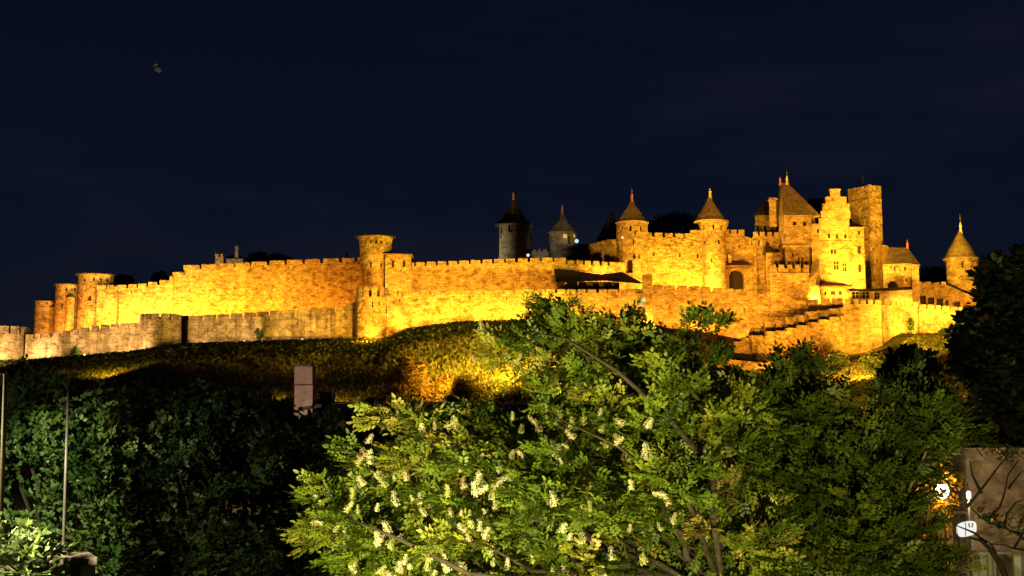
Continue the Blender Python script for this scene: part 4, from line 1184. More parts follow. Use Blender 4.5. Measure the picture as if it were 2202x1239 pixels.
def rand_rot(n, outward, rng, spread=0.9, up=0.35):
    """rotations whose local x follows outward (n,3) loosely and whose z leans up"""
    x = outward + rng.normal(0, spread, (n, 3)) * .6
    x /= np.linalg.norm(x, axis=1, keepdims=True) + 1e-9
    upv = np.tile(np.array([0, 0, 1.0]), (n, 1)) + rng.normal(0, .55, (n, 3))
    y = np.cross(upv, x); y /= np.linalg.norm(y, axis=1, keepdims=True) + 1e-9
    z = np.cross(x, y)
    return np.stack([x, y, z], -1)

def scatter(T, pos, R, scale, tint, rng):
    V, Q = T
    n, nv = len(pos), len(V)
    W_ = np.einsum('nij,vj->nvi', R, V) * scale[:, None, None] + pos[:, None, :]
    QQ = Q[None] + (np.arange(n) * nv)[:, None, None]
    t = np.repeat(tint, nv) + rng.normal(0, .03, n * nv)
    return W_.reshape(-1, 3), QQ.reshape(-1, 4), np.clip(t, 0, 1)

def in_poly(u, v, poly):
    p = np.array(poly, float); inside = np.zeros(len(u), bool); dist = np.full(len(u), 1e9)
    for (x0, y0), (x1, y1) in zip(p, np.roll(p, -1, 0)):
        c = (y0 > v) != (y1 > v)
        with np.errstate(divide='ignore', invalid='ignore'):
            xi = (x1 - x0) * (v - y0) / (y1 - y0) + x0
        inside ^= c & (u < xi)
        L2 = (x1 - x0) ** 2 + (y1 - y0) ** 2 + 1e-9
        t = np.clip(((u - x0) * (x1 - x0) + (v - y0) * (y1 - y0)) / L2, 0, 1)
        dist = np.minimum(dist, np.hypot(u - x0 - t * (x1 - x0), v - y0 - t * (y1 - y0)))
    return inside, dist

def P_np(u, v, Y):
    a, b = (u - CU) / F, -(v - CV) / F
    dx, dy, dz = a, CP - b * SP, SP + b * CP
    k = Y / dy
    return np.stack([CAM.x + dx * k, CAM.y + dy * k, CAM.z + dz * k], -1)

def crown_centres(poly, Yc, D, n, rng, inset=0.0):
    """clump centres filling a rounded crown whose outline is poly when seen from the camera; its depth follows its breadth"""
    p = np.array(poly, float); lo, hi = p.min(0), p.max(0)
    out_ = []
    while sum(len(o) for o in out_) < n:
        u = rng.uniform(lo[0], hi[0], n * 3); v = rng.uniform(lo[1], hi[1], n * 3)
        ok, d = in_poly(u, v, poly)
        ok &= d > inset / mpp(Yc)
        u, v, d = u[ok], v[ok], d[ok]
        th = np.minimum(D, d * mpp(Yc) * 1.1 + .25)
        Y = Yc + rng.uniform(-1, 1, len(u)) * th
        # keep the point where its size at depth Yc would be, so the crown is a solid shape
        out_.append(np.stack([u, v, Y], -1))
    c = np.concatenate(out_)[:n]
    return P_np(c[:, 0], c[:, 1], np.full(n, Yc)) + np.stack([np.zeros(n), c[:, 2] - Yc, np.zeros(n)], -1)

def foliage(parent, name, centres, per, rad, T, size, mat, rng, core, kind='stuff', singles=0, tint_mu=.45, tint_sd=.2, flat=.75, single_name='leaf_spray', elong=None):
    n = len(centres)
    idx = np.repeat(np.arange(n), per)
    off = rng.normal(0, 1, (len(idx), 3)); off /= np.linalg.norm(off, axis=1, keepdims=True)
    off *= (rng.uniform(.15, 1, (len(idx), 1)) ** .5) * rad
    off[:, 2] *= flat
    if elong:
        mode, ln = elong
        if mode == 'out':
            dv = centres - core; dv /= np.linalg.norm(dv, axis=1, keepdims=True) + 1e-6
            dv = dv + rng.normal(0, .38, (n, 3)); dv[:, 2] = dv[:, 2] * .6 + .05
        else:
            dv = np.tile(np.array([0, 0, -1.0]), (n, 1)) + rng.normal(0, .25, (n, 3))
        dv /= np.linalg.norm(dv, axis=1, keepdims=True) + 1e-6
        tt = rng.uniform(-1, 1, (len(idx), 1))
        off = off * (1 - .55 * np.clip(tt, 0, 1)) + dv[idx] * tt * ln * .5 * rng.uniform(.6, 1.25, (n, 1))[idx]
        off[:, 2] -= .12 * ln * np.clip(tt[:, 0], 0, 1) ** 2
    pos = centres[idx] + off
    outw = off / rad + (centres[idx] - core) / (np.linalg.norm(centres[idx] - core, axis=1, keepdims=True) + 1e-6) * .8
    R = rand_rot(len(pos), outw, rng)
    ctint = rng.normal(tint_mu, tint_sd, n)
    tint = np.clip(ctint[idx] + rng.normal(0, .10, len(idx)), 0, 1)
    sc = size * rng.uniform(.7, 1.25, len(pos))
    order = np.argsort(np.linalg.norm(pos - np.array(CAM), axis=1))
    sel = np.ones(len(pos), bool)
    if singles:
        # the sprays that show largest: nearest the camera
        pick = order[:singles]; sel[pick] = False
        V, Q = T
        shared = []
        for k in range(6):
            me = bpy.data.meshes.new(single_name)
            me.from_pydata([tuple(q) for q in V], [], [tuple(q) for q in Q])
            a = me.attributes.new('tint', 'FLOAT', 'POINT'); a.data.foreach_set('value', np.full(len(V), .12 + .14 * k, np.float32))
            me.materials.append(mat); shared.append(me)
        base = np.array(ORG[parent.name])
        for i in pick:
            o = bpy.data.objects.new(single_name, shared[int(min(5, max(0, (tint[i] - .05) / .15)))])
            m = Matrix(R[i].tolist()).to_4x4()
            o.matrix_world = Matrix.Translation(Vector(pos[i] - base)) @ m @ Matrix.Scale(float(sc[i]), 4)
            o.parent = parent
            COL.objects.link(o)
    V, Q, t = scatter(T, pos[sel], R[sel], sc[sel], tint[sel], rng)
    return quads_to_obj(name, V, Q, mat, t, parent, kind)

def limb(parent, pts, r0, r1, mat, name='branch'):
    b = MB(); n = len(pts)
    b.tube(pts, [r0 + (r1 - r0) * i / (n - 1) for i in range(n)], 7)
    return b.build(name, mat, parent, smooth=True)

def curve_pts(a, c, rng, n=7, wob=.12, sag=0.0):
    a, c = Vector(a), Vector(c); L_ = (c - a).length; o = []
    for i in range(n):
        t = i / (n - 1)
        w_ = wob * L_ * math.sin(math.pi * t) * .5
        o.append(a.lerp(c, t) + Vector((rng.normal(0, 1) * w_ * .35, rng.normal(0, 1) * w_ * .35, rng.normal(0, 1) * w_ * .35 + sag * math.sin(math.pi * t))))
    return o

M['leaf_bright'] = leafmat('pinnate_leaf', [(0.0, (0.034, 0.056, 0.006)), (0.4, (0.082, 0.128, 0.010)), (0.75, (0.18, 0.205, 0.020)), (1.0, (0.26, 0.20, 0.06))])
M['leaf_dark'] = leafmat('dark_leaf', [(0.0, (0.016, 0.034, 0.010)), (0.5, (0.036, 0.070, 0.018)), (1.0, (0.095, 0.130, 0.045))])
M['leaf_shaded'] = leafmat('shaded_leaf', [(0.0, (0.007, 0.013, 0.005)), (0.5, (0.014, 0.026, 0.009)), (1.0, (0.045, 0.062, 0.022))])  # darker copy of dark_leaf, night shade put into the leaf colour
M['leaf_olive'] = leafmat('olive_leaf', [(0.0, (0.030, 0.045, 0.012)), (0.5, (0.055, 0.075, 0.020)), (1.0, (0.10, 0.105, 0.03))])
M['leaf_pale'] = leafmat('pale_leaf', [(0.0, (0.07, 0.13, 0.02)), (0.6, (0.16, 0.22, 0.05)), (1.0, (0.28, 0.29, 0.17))])
M['leaf_dry'] = leafmat('dry_scrub', [(0.0, (0.06, 0.062, 0.015)), (0.5, (0.12, 0.115, 0.03)), (1.0, (0.24, 0.20, 0.06))])
M['bark'] = simple('bark', (0.026, 0.020, 0.015), .4, 6, .95, .5, .02)
M['palebark'] = simple('pale_twig_bark', (0.17, 0.14, 0.10), .3, 6, .9, .4, .02)

PIN, BRD, SML = pinnate(), broad(), broad(3, .11, .075)

# --- grass and scrub on the hillside
def hillside_grass():
    rng = np.random.default_rng(3)
    n = 60000
    u = rng.uniform(-40, 2150, n); Y = rng.uniform(205, 283, n)
    x = (u - CU) / F * Y
    yw = np.interp(x, _bx, _by)
    k = (yw - Y > 9); x, Y = x[k], Y[k]
    z = ground(x, Y)
    pos = np.stack([x, Y, z - .05], -1)
    T = tmpl([([(-.10, 0, 0), (.10, 0, 0), (.05 + dx, dy, 1), (-.05 + dx, dy, 1)], [(0, 1, 2, 3)]) for dx, dy in ((.35, .1), (-.3, .25), (.05, -.3))])
    a = rng.uniform(0, 6.28, len(pos)); c, s_ = np.cos(a), np.sin(a); o = np.zeros_like(c); e_ = np.ones_like(c)
    R = np.stack([np.stack([c, -s_, o], -1), np.stack([s_, c, o], -1), np.stack([o, o, e_], -1)], 1)
    V, Q, t = scatter(T, pos, R, rng.uniform(.3, .75, len(pos)), np.clip(rng.normal(.5, .25, len(pos)), 0, 1), rng)
    o = quads_to_obj('hillside_grass', V, Q, M['leaf_dry'], t, None, 'stuff')
    tag(o, 'rough dry grass covering the slope below the ramparts', 'grass')
hillside_grass()
def shade_band_leaves():  # leaf cards added to blacken the bank in place of shade
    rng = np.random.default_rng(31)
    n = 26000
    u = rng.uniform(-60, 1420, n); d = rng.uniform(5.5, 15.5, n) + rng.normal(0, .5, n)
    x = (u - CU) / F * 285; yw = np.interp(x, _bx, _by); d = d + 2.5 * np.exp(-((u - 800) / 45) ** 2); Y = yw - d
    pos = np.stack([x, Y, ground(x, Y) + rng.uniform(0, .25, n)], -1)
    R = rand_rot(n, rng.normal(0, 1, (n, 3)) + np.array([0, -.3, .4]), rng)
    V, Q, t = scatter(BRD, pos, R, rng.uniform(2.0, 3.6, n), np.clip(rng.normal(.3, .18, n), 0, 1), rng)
    o = quads_to_obj('bank_shade_leaves', V, Q, M['leaf_shaded'], t, None, 'stuff')
    tag(o, 'black leaf cards added as the shaded band on the bank below the outer wall', 'shade_leaves')
shade_band_leaves()

def shrub(name, label, u, v, Y, wpx, hpx, mat, n=26, per=26, leaf_size=1.6, seed=1, cat='shrub', group=None, T=None, cone_=False, tint=.5, stem=True):
    rng = np.random.default_rng(seed)
    Y = Yg(u, v) if Y is None else Y
    c = P(u, v, Y); w_, h_ = wpx * mpp(Y) / 2, hpx * mpp(Y)
    t = thing(name, label, cat, (c.x, c.y, c.z), group)
    q = rng.normal(0, 1, (n, 3)); q /= np.linalg.norm(q, axis=1, keepdims=True); q *= rng.uniform(.2, 1, (n, 1)) ** .4
    cen = np.array(c)[None] + np.stack([q[:, 0] * w_ * .8, q[:, 1] * w_ * .8, h_ * .5 + q[:, 2] * h_ * .42], -1)
    if cone_:
        f = 1 - np.clip((cen[:, 2] - c.z) / h_, 0, 1) * .85
        cen[:, 0] = c.x + (cen[:, 0] - c.x) * f; cen[:, 1] = c.y + (cen[:, 1] - c.y) * f
    foliage(t, 'crown', cen, per, max(.25, min(w_, h_) * .32), T or BRD, leaf_size, mat, rng, np.array(c) + np.array([0, 0, h_ * .3]), tint_mu=tint)
    if stem: limb(t, [c - Vector((0, 0, .5)), c + Vector((.05, 0, h_ * .3)), c + Vector((0, .05, h_ * .6))], .12 + h_ * .02, .05, M['bark'], 'trunk')
    return t

# lit scrub and hedges on the lower slope
shrub('lit_shrub', 'big rounded orange lit shrub on the slope, its other side in shadow', 880, 868, None, 110, 108, M['leaf_dry'], 60, 60, 2.6, 11, tint=.75)
shrub('lit_shrub', 'narrow upright orange shrub beside the big rounded one', 918, 862, None, 26, 62, M['leaf_dry'], 24, 40, 2.2, 12, cone_=True, tint=.6)
shrub('lit_shrub', 'low golden bush between the upright shrub and the bright hedge', 955, 862, None, 60, 66, M['leaf_dry'], 36, 44, 2.4, 13, tint=.8)
for k, (uu, hh, lb) in enumerate([(1000, 70, 'bright yellow hedge bush next to the low golden bush'), (1055, 84, 'bright yellow hedge bush behind the flowering branches'), (1108, 74, 'bright yellow hedge bush closest to the flood of light')]):
    shrub('hedge_bush', lb, uu, 868, None, 90, hh, M['leaf_dry'], 46, 50, 2.4, 20 + k, group='bright hedge on the slope', tint=.95)
shrub('dark_bush', 'small dark bush in front of the bright hedge', 968, 872, None, 34, 34, M['leaf_dark'], 14, 30, 1.6, 31)
shrub('wall_bush', 'dark narrow bush at the foot of the long dim outer wall', 557, 731, 289, 15, 27, M['leaf_dark'], 16, 26, 2.4, 32)
shrub('wall_bush', 'spreading dark bush under the streaked outer wall', 160, 768, 289, 34, 20, M['leaf_dark'], 20, 26, 2.4, 33)
shrub('shadow_conifer', 'small dark conifer added in place of its shadow at the bastion foot', 1959, 716, 284, 18, 34, M['leaf_dark'], 20, 26, 2.4, 34, cone_=True)  # stands in for a conifer shadow on the wall
for k, (uu, vv, ww, hh, lb) in enumerate([(1720, 812, 70, 70, 'dark scrub below the stepped ramp'), (1800, 800, 60, 50, 'olive scrub under the bastion'), (1950, 818, 40, 40, 'dark bush in front of the lit rocks'), (2040, 726, 40, 18, 'olive scrub along the top of the lit rocks'), (1880, 800, 60, 40, 'low olive scrub at the bastion corner'), (1850, 856, 60, 40, 'golden scrub below the bastion corner')]):
    shrub('slope_scrub', lb, uu, vv, None, ww, hh, M['leaf_olive'], 34, 34, 3.2, 40 + k, group='scrub on the castle slope')
# trees behind the ramparts, black against the sky
for k, (uu, vv, Y, ww, hh, lb) in enumerate([(1455, 520, 380, 120, 62, 'wide black treetop between the two spired towers'), (1410, 520, 384, 70, 45, 'lower black treetop beside the flared spire'),
        (555, 590, 420, 70, 46, 'black treetop above the high rampart'), (600, 588, 424, 60, 42, 'smaller black treetop above the high rampart'),
        (265, 618, 390, 44, 24, 'dark treetop behind the pale round tower'), (344, 615, 390, 34, 30, 'dark treetop where the rampart steps up'),
        (2010, 620, 380, 90, 42, 'dark trees behind the gallery rampart')]):
    shrub('skyline_tree', lb, uu, vv, Y, ww, hh, M['leaf_dark'], 60, 40, 4.0, 60 + k, cat='tree', group='trees on the skyline')

# ------------------------------------------------------------------ mid distance: the house with the pale chimney, below the slope
def px_box(b, u0, u1, v0, v1, Y, dy):
    a, c = P(u0, v1, Y), P(u1, v0, Y)
    b.box(((a.x + c.x) / 2, Y + dy / 2, a.z), c.x - a.x, dy, c.z - a.z)
M['chim'] = simple('pinkish_render', (0.36, 0.27, 0.225), .35, 1.2, .9, .2, .03)
t = thing('dark_house', 'unlit long low house with a big pale two part chimney', 'house', (P(880, 868, 92).x, 92, 0))
zr, ze = P(0, 868, 92).z, P(0, 930, 86).z
xa, xb = P(690, 868, 92).x, P(1140, 868, 92).x
b = MB(); b.box(((xa + xb) / 2, 92, 0), xb - xa - .6, 10.6, ze - .02); b.build('wall', M['grey'], t)
b = MB()
for y0 in (85.8, 98.2):
    b.face([(xa, y0, ze), (xb, y0, ze), (xb, 92, zr), (xa, 92, zr)]); b.face([(xa, y0, ze - .2), (xb, y0, ze - .2), (xb, y0, ze), (xa, y0, ze)])
b.face([(xa, 85.8, ze), (xa, 92, zr), (xa, 98.2, ze)]); b.face([(xb, 85.8, ze), (xb, 98.2, ze), (xb, 92, zr)])
b.build('roof', M['darkslate'], t)
for k in range(22):
    b = MB(); x0 = xa + (xb - xa) * k / 22
    b.tube([(x0, 92, zr + .02), (x0 + (xb - xa) / 22 * 1.04, 92, zr + .05)], [.13, .11], 6); b.build('ridge_tile', M['tile'], t)
ch = MB(); px_box(ch, 632, 672.5, 829, 905, 88, 1.5); ch = ch.build('chimney', M['chim'], t)
b = MB(); px_box(b, 632.6, 672, 789, 826.5, 88.05, 1.4); b.build('chimney_shaft', M['chim'], ch)
b = MB(); px_box(b, 631, 673.5, 826.5, 829, 87.95, 1.6); b.build('chimney_band', M['tile'], ch)
b = MB(); px_box(b, 633, 671.5, 785.5, 789, 88.0, 1.5); b.build('chimney_cap', M['grey'], ch)
b = MB(); p = P(640, 885, 87); q = P(684, 868, 87)
b.face([(p.x, 86.8, p.z), (q.x + .3, 86.8, q.z - .25), (q.x, 88.2, q.z), (p.x, 88.2, p.z + .4)]); b.build('chimney_flashing', M['chim'], t)
b = MB(); p = P(700, 866, 92)
px_box(b, 688, 716, 843, 870, 92.4, 1.2); px_box(b, 672, 690, 858, 872, 92.2, 1.2); b.build('dormer', M['darkslate'], t)

# ------------------------------------------------------------------ foreground trees
def tree(name, label, poly, Yc, D, n, per, rad, T, size, mat, seed, trunk_uv, limbs=8, singles=0, trunk_r=.16, tint=(.45, .2), core_v=None, cat='tree', group=None, bark='bark', single_name='leaf_spray', wob=.12, elong=None, inset=None):
    rng = np.random.default_rng(seed)
    cen = crown_centres(poly, Yc, D, n, rng, rad * .7 if inset is None else inset)
    tb = P(trunk_uv[0], trunk_uv[1], Yc); tb = Vector((tb.x, Yc, 0.0))
    fork = P(trunk_uv[0], trunk_uv[1], Yc)
    t = thing(name, label, cat, tb, group)
    core = np.array([fork.x, fork.y, fork.z])
    foliage(t, 'crown', cen, per, rad, T, size, mat, rng, core, singles=singles, tint_mu=tint[0], tint_sd=tint[1], single_name=single_name, elong=elong)
    limb(t, curve_pts(tb - Vector((0, 0, .3)), fork, rng, 5, .05), trunk_r, trunk_r * .75, M[bark], 'trunk')
    far = cen[np.argsort(-np.linalg.norm(cen - core, axis=1))]
    ch = far[rng.choice(max(limbs, len(far) // 2), limbs, replace=False)]
    for c in ch:
        limb(t, curve_pts(fork, c, rng, 9, wob, -.2), trunk_r * .42, .012, M[bark])
    return t, cen, core, rng

main_poly = [(655, 1112), (690, 1028), (735, 1000), (768, 985), (780, 925), (806, 940), (832, 990), (872, 960), (838, 905), (850, 866), (935, 868), (1080, 872), (1150, 850), (1160, 800), (1085, 785), (1000, 800), (975, 785), (1045, 748), (1002, 700), (1040, 682),
             (1150, 692), (1135, 655), (1190, 650), (1218, 622), (1280, 606), (1345, 628), (1350, 690), (1390, 672), (1452, 690), (1468, 645), (1500, 643), (1548, 700), (1545, 760), (1600, 800), (1640, 900), (1650, 1050), (1700, 1150), (1700, 1330), (780, 1330), (745, 1215), (700, 1180)]
t, cen, core, rng = tree('flowering_tree', 'big leafy tree with cream flower heads lit from below', main_poly, 20.0, 3.2, 300, 60, .23, PIN, .78, M['leaf_bright'], 5, (1560, 1290), 22, 300, .17, (.48, .26), group='trees along the street', elong=('out', 1.15), inset=.18)
# long dark limbs seen through the leaves
for pts in ([(1560, 1290, 20), (1530, 1010, 18.9), (1430, 890, 18.2), (1330, 800, 18.0), (1220, 730, 18.4), (1140, 712, 19.2)], [(1560, 1290, 20), (1350, 1275, 18.6), (1010, 1235, 17.9), (860, 1160, 17.9), (800, 1135, 18.4), (740, 1112, 19.0)],
            [(1560, 1290, 20), (1480, 1080, 18.3), (1330, 960, 18.2), (1200, 900, 18.6)], [(1560, 1290, 20), (1530, 1100, 18.5), (1500, 960, 18.8), (1485, 760, 19.4)]):
    limb(t, [P(*q) for q in pts], .06, .010, M['bark'])
# cream flower heads: upright panicles of many small florets
def panicle():
    rr = random.Random(4); ps = []
    for k in range(150):
        h = rr.random(); r = .095 * (1 - h * .55) * math.sqrt(rr.random() + .05); a = rr.uniform(0, 6.283)
        c = Vector((r * math.cos(a), r * math.sin(a), h * .24)); s_ = rr.uniform(.008, .016)
        n_ = Vector((math.cos(a), math.sin(a), .6)).normalized(); x = n_.orthogonal().normalized() * s_; y = n_.cross(x).normalized() * s_
        ps.append(([tuple(c - x), tuple(c - y + n_ * s_ * .6), tuple(c + x), tuple(c + y + n_ * s_ * .6)], [(0, 1, 2, 3)]))
    for a in (0, 2.1, 4.2):
        c, s_ = math.cos(a), math.sin(a)
        ps.append(([(-.03 * c, -.03 * s_, .0), (.03 * c, .03 * s_, .0), (.008 * c, .008 * s_, .24), (-.008 * c, -.008 * s_, .24)], [(0, 1, 2, 3)]))
    return tmpl(ps)
PAN = panicle()
M['flower'] = [simple('cream_floret', c_, .2, 20, .8, .2, .01) for c_ in ((0.38, 0.37, 0.24), (0.33, 0.27, 0.17), (0.25, 0.26, 0.10))]
pan_me = []
for m_ in M['flower']:
    me = bpy.data.meshes.new('flower_head'); me.from_pydata([tuple(q) for q in PAN[0]], [], [tuple(q) for q in PAN[1]]); me.materials.append(m_); pan_me.append(me)
fl = [(960, 905), (955, 985), (975, 975), (1000, 975), (790, 940), (785, 965), (795, 985), (700, 1045), (750, 1010), (760, 1060), (770, 1090), (745, 1085), (1120, 918), (1160, 915), (1195, 900), (1225, 905), (1255, 900), (1235, 930),
      (1060, 1060), (1065, 1080), (1045, 1090), (1000, 1130), (1030, 1128), (1010, 1150), (1040, 1145), (905, 1070), (910, 1140), (760, 1205), (930, 1235), (1000, 1205), (1050, 1180), (1390, 975), (1400, 990), (1020, 765), (1110, 770), (1035, 705), (1130, 790), (1480, 800),
      (1100, 1020), (680, 1110), (720, 1130), (860, 1010), (990, 1000), (975, 955), (1210, 985), (1130, 975), (1290, 880), (1330, 930), (1430, 1050), (1440, 1070), (1445, 1110), (1550, 860), (1380, 640), (1250, 640)]
rf = np.random.default_rng(9)
for k in range(170):
    if k < len(fl): u_, v_ = fl[k]
    else:
        while True:
            u_, v_ = rf.uniform(670, 1420), rf.uniform(870, 1260)
            if in_poly(np.array([u_]), np.array([v_]), main_poly)[0][0] and rf.uniform(0, 1) < 1.2 - (u_ - 670) / 800: break
    d_ = in_poly(np.array([float(u_)]), np.array([float(v_)]), main_poly)[1][0]
    p = P(u_, v_, 20.0); p = Vector((p.x, 20.0 - min(3.1, d_ * mpp(20) * 1.1 + .3) * rf.uniform(.85, 1.1), p.z))
    if k < len(fl):
        Yk = p.y; p = P(u_, v_, Yk)
    o = bpy.data.objects.new('flower_head', pan_me[int(rf.choice([0, 0, 1, 2, 2]))])
    o.location = p - ORG[t.name] - Vector((0, 0, .1))
    o.rotation_euler = (rf.normal(-.2, .5), rf.normal(0, .5), rf.uniform(0, 6))
    s_ = rf.uniform(.4, .9); o.scale = (s_, s_, s_ * rf.uniform(.8, 1.3)); o.parent = t
    COL.objects.link(o)

tree('dark_tree', 'darker leafy tree right of the flowering tree with pale twigs', [(1560, 860), (1600, 800), (1655, 805), (1700, 742), (1760, 745), (1800, 800), (1840, 860), (1850, 900), (1905, 790), (1950, 760), (1985, 810), (2050, 830), (2075, 900), (2040, 985), (1985, 1010), (1965, 1060), (1990, 1110), (2035, 1160), (2030, 1330), (1600, 1330), (1590, 1000)],
     25.0, 3.2, 280, 44, .30, PIN, .95, M['leaf_bright'], 6, (1800, 1320), 14, 120, .2, (.25, .16), group='trees along the street', bark='palebark', elong=('out', 1.4), inset=.35)
tree('tall_dark_tree', 'tall almost black tree with broad leaves at the picture edge', [(2048, 720), (2080, 690), (2098, 660), (2120, 615), (2115, 570), (2150, 540), (2210, 525), (2330, 560), (2380, 800), (2330, 960), (2220, 975), (2160, 905), (2100, 955), (2075, 930), (2100, 850), (2045, 780)],
     34.0, 4.0, 300, 30, .62, BRD, 2.0, M['leaf_shaded'], 7, (2260, 960), 12, 60, .26, (.4, .2), group='trees along the street', single_name='leaf_cluster')
tree('slope_tree', 'black rounded tree standing before the bastion slope', [(1900, 830), (1925, 770), (1960, 742), (1990, 775), (2000, 830), (2010, 900), (1960, 960), (1900, 940)], 60, 4, 130, 26, .9, BRD, 3.2, M['leaf_shaded'], 8, (1950, 960), 6, 0, .25, (.3, .2))

# ivy covered trees on the dark side of the street
tree('ivy_tree', 'ivy clad tree mass catching cool lamplight by the iron posts', [(-80, 850), (20, 828), (90, 842), (130, 838), (175, 828), (185, 858), (250, 868), (290, 920), (300, 1000), (280, 1100), (300, 1330), (-80, 1330)],
     25.0, 2.2, 210, 34, .20, BRD, .9, M['leaf_dark'], 14, (110, 1300), 8, 240, .2, (.62, .28), single_name='leaf_cluster', elong=('hang', 1.3), inset=.15)
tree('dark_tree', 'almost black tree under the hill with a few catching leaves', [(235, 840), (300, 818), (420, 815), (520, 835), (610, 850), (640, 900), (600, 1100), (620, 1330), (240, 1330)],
     27.5, 2.5, 260, 30, .42, BRD, 1.1, M['leaf_shaded'], 15, (420, 1320), 8, 100, .22, (.4, .25), group='dark trees under the hill', single_name='leaf_cluster')
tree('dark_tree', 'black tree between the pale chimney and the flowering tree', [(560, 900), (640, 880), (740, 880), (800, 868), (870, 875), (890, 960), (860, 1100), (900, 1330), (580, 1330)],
     30.0, 2.5, 300, 30, .52, BRD, 1.2, M['leaf_shaded'], 16, (740, 1320), 8, 60, .22, (.35, .22), group='dark trees under the hill', single_name='leaf_cluster')
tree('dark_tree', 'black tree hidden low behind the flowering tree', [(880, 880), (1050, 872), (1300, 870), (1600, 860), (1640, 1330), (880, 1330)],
     33.0, 2.5, 260, 26, .6, BRD, 1.4, M['leaf_shaded'], 17, (1250, 1320), 6, 0, .22, (.3, .2), group='dark trees under the hill')

# ------------------------------------------------------------------ near corner: pillar, posts, pale shrub
M['cap'] = simple('pale_stone_cap', (0.30, 0.24, 0.17), .25, 5, .9, .3, .02)
t = thing('stone_pillar', 'dark pillar with a pale stone cap holding a thin pole', 'pillar', (P(138, 1239, 11.6).x, 11.6, 0))
pc = P(140, 1192, 11.6)
zc = pc.z - .03
b = MB(); b.box((pc.x + .02, 11.62, 0), .40, .40, zc - .06); b.build('shaft', M['grey'], t)
b = MB(); b.box((pc.x, 11.6, zc - .058), .50, .52, .075, rot=.5); b.build('cap', M['cap'], t)
M['pole'] = simple('painted_steel', (0.085, 0.08, 0.06), .3, 8, .5, .2, .005, .5)
M['pole2'] = simple('rusty_steel', (0.36, 0.23, 0.17), .3, 8, .6, .2, .005, .4)
t2 = thing('thin_pole', 'thin dark pole standing on the stone pillar cap', 'pole', (pc.x - .02, 11.6, zc + .02))
b = MB(); b.lathe(pc.x - .02, 11.6, [(.062, zc + .018), (.066, zc + .035), (.05, zc + .055), (.02, zc + .062)], 14, close_top=True); b.build('foot', M['pole2'], t2, smooth=True)
p1 = P(147, 833, 11.6); b = MB(); b.tube([(pc.x - .02, 11.6, zc + .05), (p1.x, 11.6, p1.z)], [.016, .013], 8); b.build('shaft', M['pole'], t2, smooth=True)
t3 = thing('lamp_post', 'slim rusty lamp post bending toward the picture edge', 'lamp post', (P(4, 1239, 19).x, 19, 0))
a, c = P(2, 1300, 19), P(12, 803, 19)
b = MB(); b.tube([(a.x, 19, 0), (c.x, 19, c.z)], [.045, .036], 8); b.build('post', M['pole2'], t3, smooth=True)
d_ = P(-150, 780, 19); b = MB(); b.tube([(c.x + .008, 19, c.z), (P(-30, 796, 19).x, 19, P(-30, 796, 19).z), (d_.x, 19, d_.z)], .033, 8); b.build('arm', M['pole2'], t3, smooth=True)
b = MB(); b.lathe(d_.x - .1, 19, [(.02, d_.z + .12), (.14, d_.z + .06), (.2, d_.z - .06), (.16, d_.z - .1)], 14); b.build('lamp_head', M['iron'], t3, smooth=True)
b = MB(); b.lathe(d_.x - .1, 19, [(.15, d_.z - .10), (.12, d_.z - .15), (.02, d_.z - .17)], 14, close_bottom=False); b.build('lamp_glass', emit('cool_lamp_glow', (0.9, 1.0, .75), 14), t3)
shrub('pale_shrub', 'pale leaved shrub crowding the stone pillar in the corner', 12, 1330, 10.2, 190, 190, M['leaf_pale'], 60, 16, .62, 71, T=broad(5, .16, .075), tint=.65)

# ------------------------------------------------------------------ building, lamp and sign at the street corner
M['render'] = stone('tan_masonry', (0.36, 0.29, 0.21), (0.24, 0.19, 0.13), scale=1.6, streak=.3, patch=.5, bump=.3, course=.18)
M['orange_render'] = simple('ochre_quoin', (0.50, 0.30, 0.15), .2, 2, .9, .2, .02)
M['panew'] = simple('curtained_pane', (0.46, 0.47, 0.40), .12, 3, .4, .1, .01, .4)
M['frame'] = simple('grey_window_frame', (0.22, 0.23, 0.21), .15, 5, .6, .1, .005)
YB = 46.0
fx = lambda u: P(u, 1100, YB).x
fz = lambda v: P(2150, v, YB).z
t = thing('corner_house', 'tan corner house with cornice and curtained window beyond the street lamp', 'house', (fx(2150), YB, 0))
xL, xR = fx(2078), fx(2420)
sfB = Poly([(xL, YB), (xR, YB)], [fz(978), fz(978)], [0, 0])
ops = [[sfB.hit(a, 1150)[0], sfB.hit(c, 1150)[0], z0, z1, 'window', .25] for a, c, z0, z1 in ((2084, 2146, fz(1262), fz(1188)), (2174, 2200, fz(1262), fz(1190)))]
b = MB(); panel(b, sfB, 0, 0, sfB.S[-1], lambda q: 0, lambda q: fz(978), ops)
b.face([(xL, YB + 9, 0), (xL, YB, 0), (xL, YB, fz(978)), (xL, YB + 9, fz(978))]); b.face([(xL, YB, fz(978)), (xR, YB, fz(978)), (xR, YB + 9, fz(978)), (xL, YB + 9, fz(978))])
b.build('wall', M['render'], t)
for o in ops:
    s0, s1, z0, z1 = o[:4]
    wv = MB(); p = sfB.pt
    for A, B in (((s0, z0), (s1, z0)), ((s1, z0), (s1, z1)), ((s1, z1), (s0, z1)), ((s0, z1), (s0, z0))):
        wv.face([p(*A), p(*B), p(*B, .25), p(*A, .25)])
    wv = wv.build('window', M['frame'], t)
    n_ = 3 if s1 - s0 > .9 else 1
    for k in range(n_):
        a = s0 + (s1 - s0) * (k + .1) / n_; c = s0 + (s1 - s0) * (k + .9) / n_
        b = MB(); b.face([p(a, z0 + .05, .2), p(c, z0 + .05, .2), p(c, z1 - .06, .2), p(a, z1 - .06, .2)]); b.build('pane', M['panew'], wv)
    b = MB(); b.face([p(s0, z0, .23), p(s1, z0, .23), p(s1, z1, .23), p(s0, z1, .23)]); b.build('sash', M['frame'], wv)
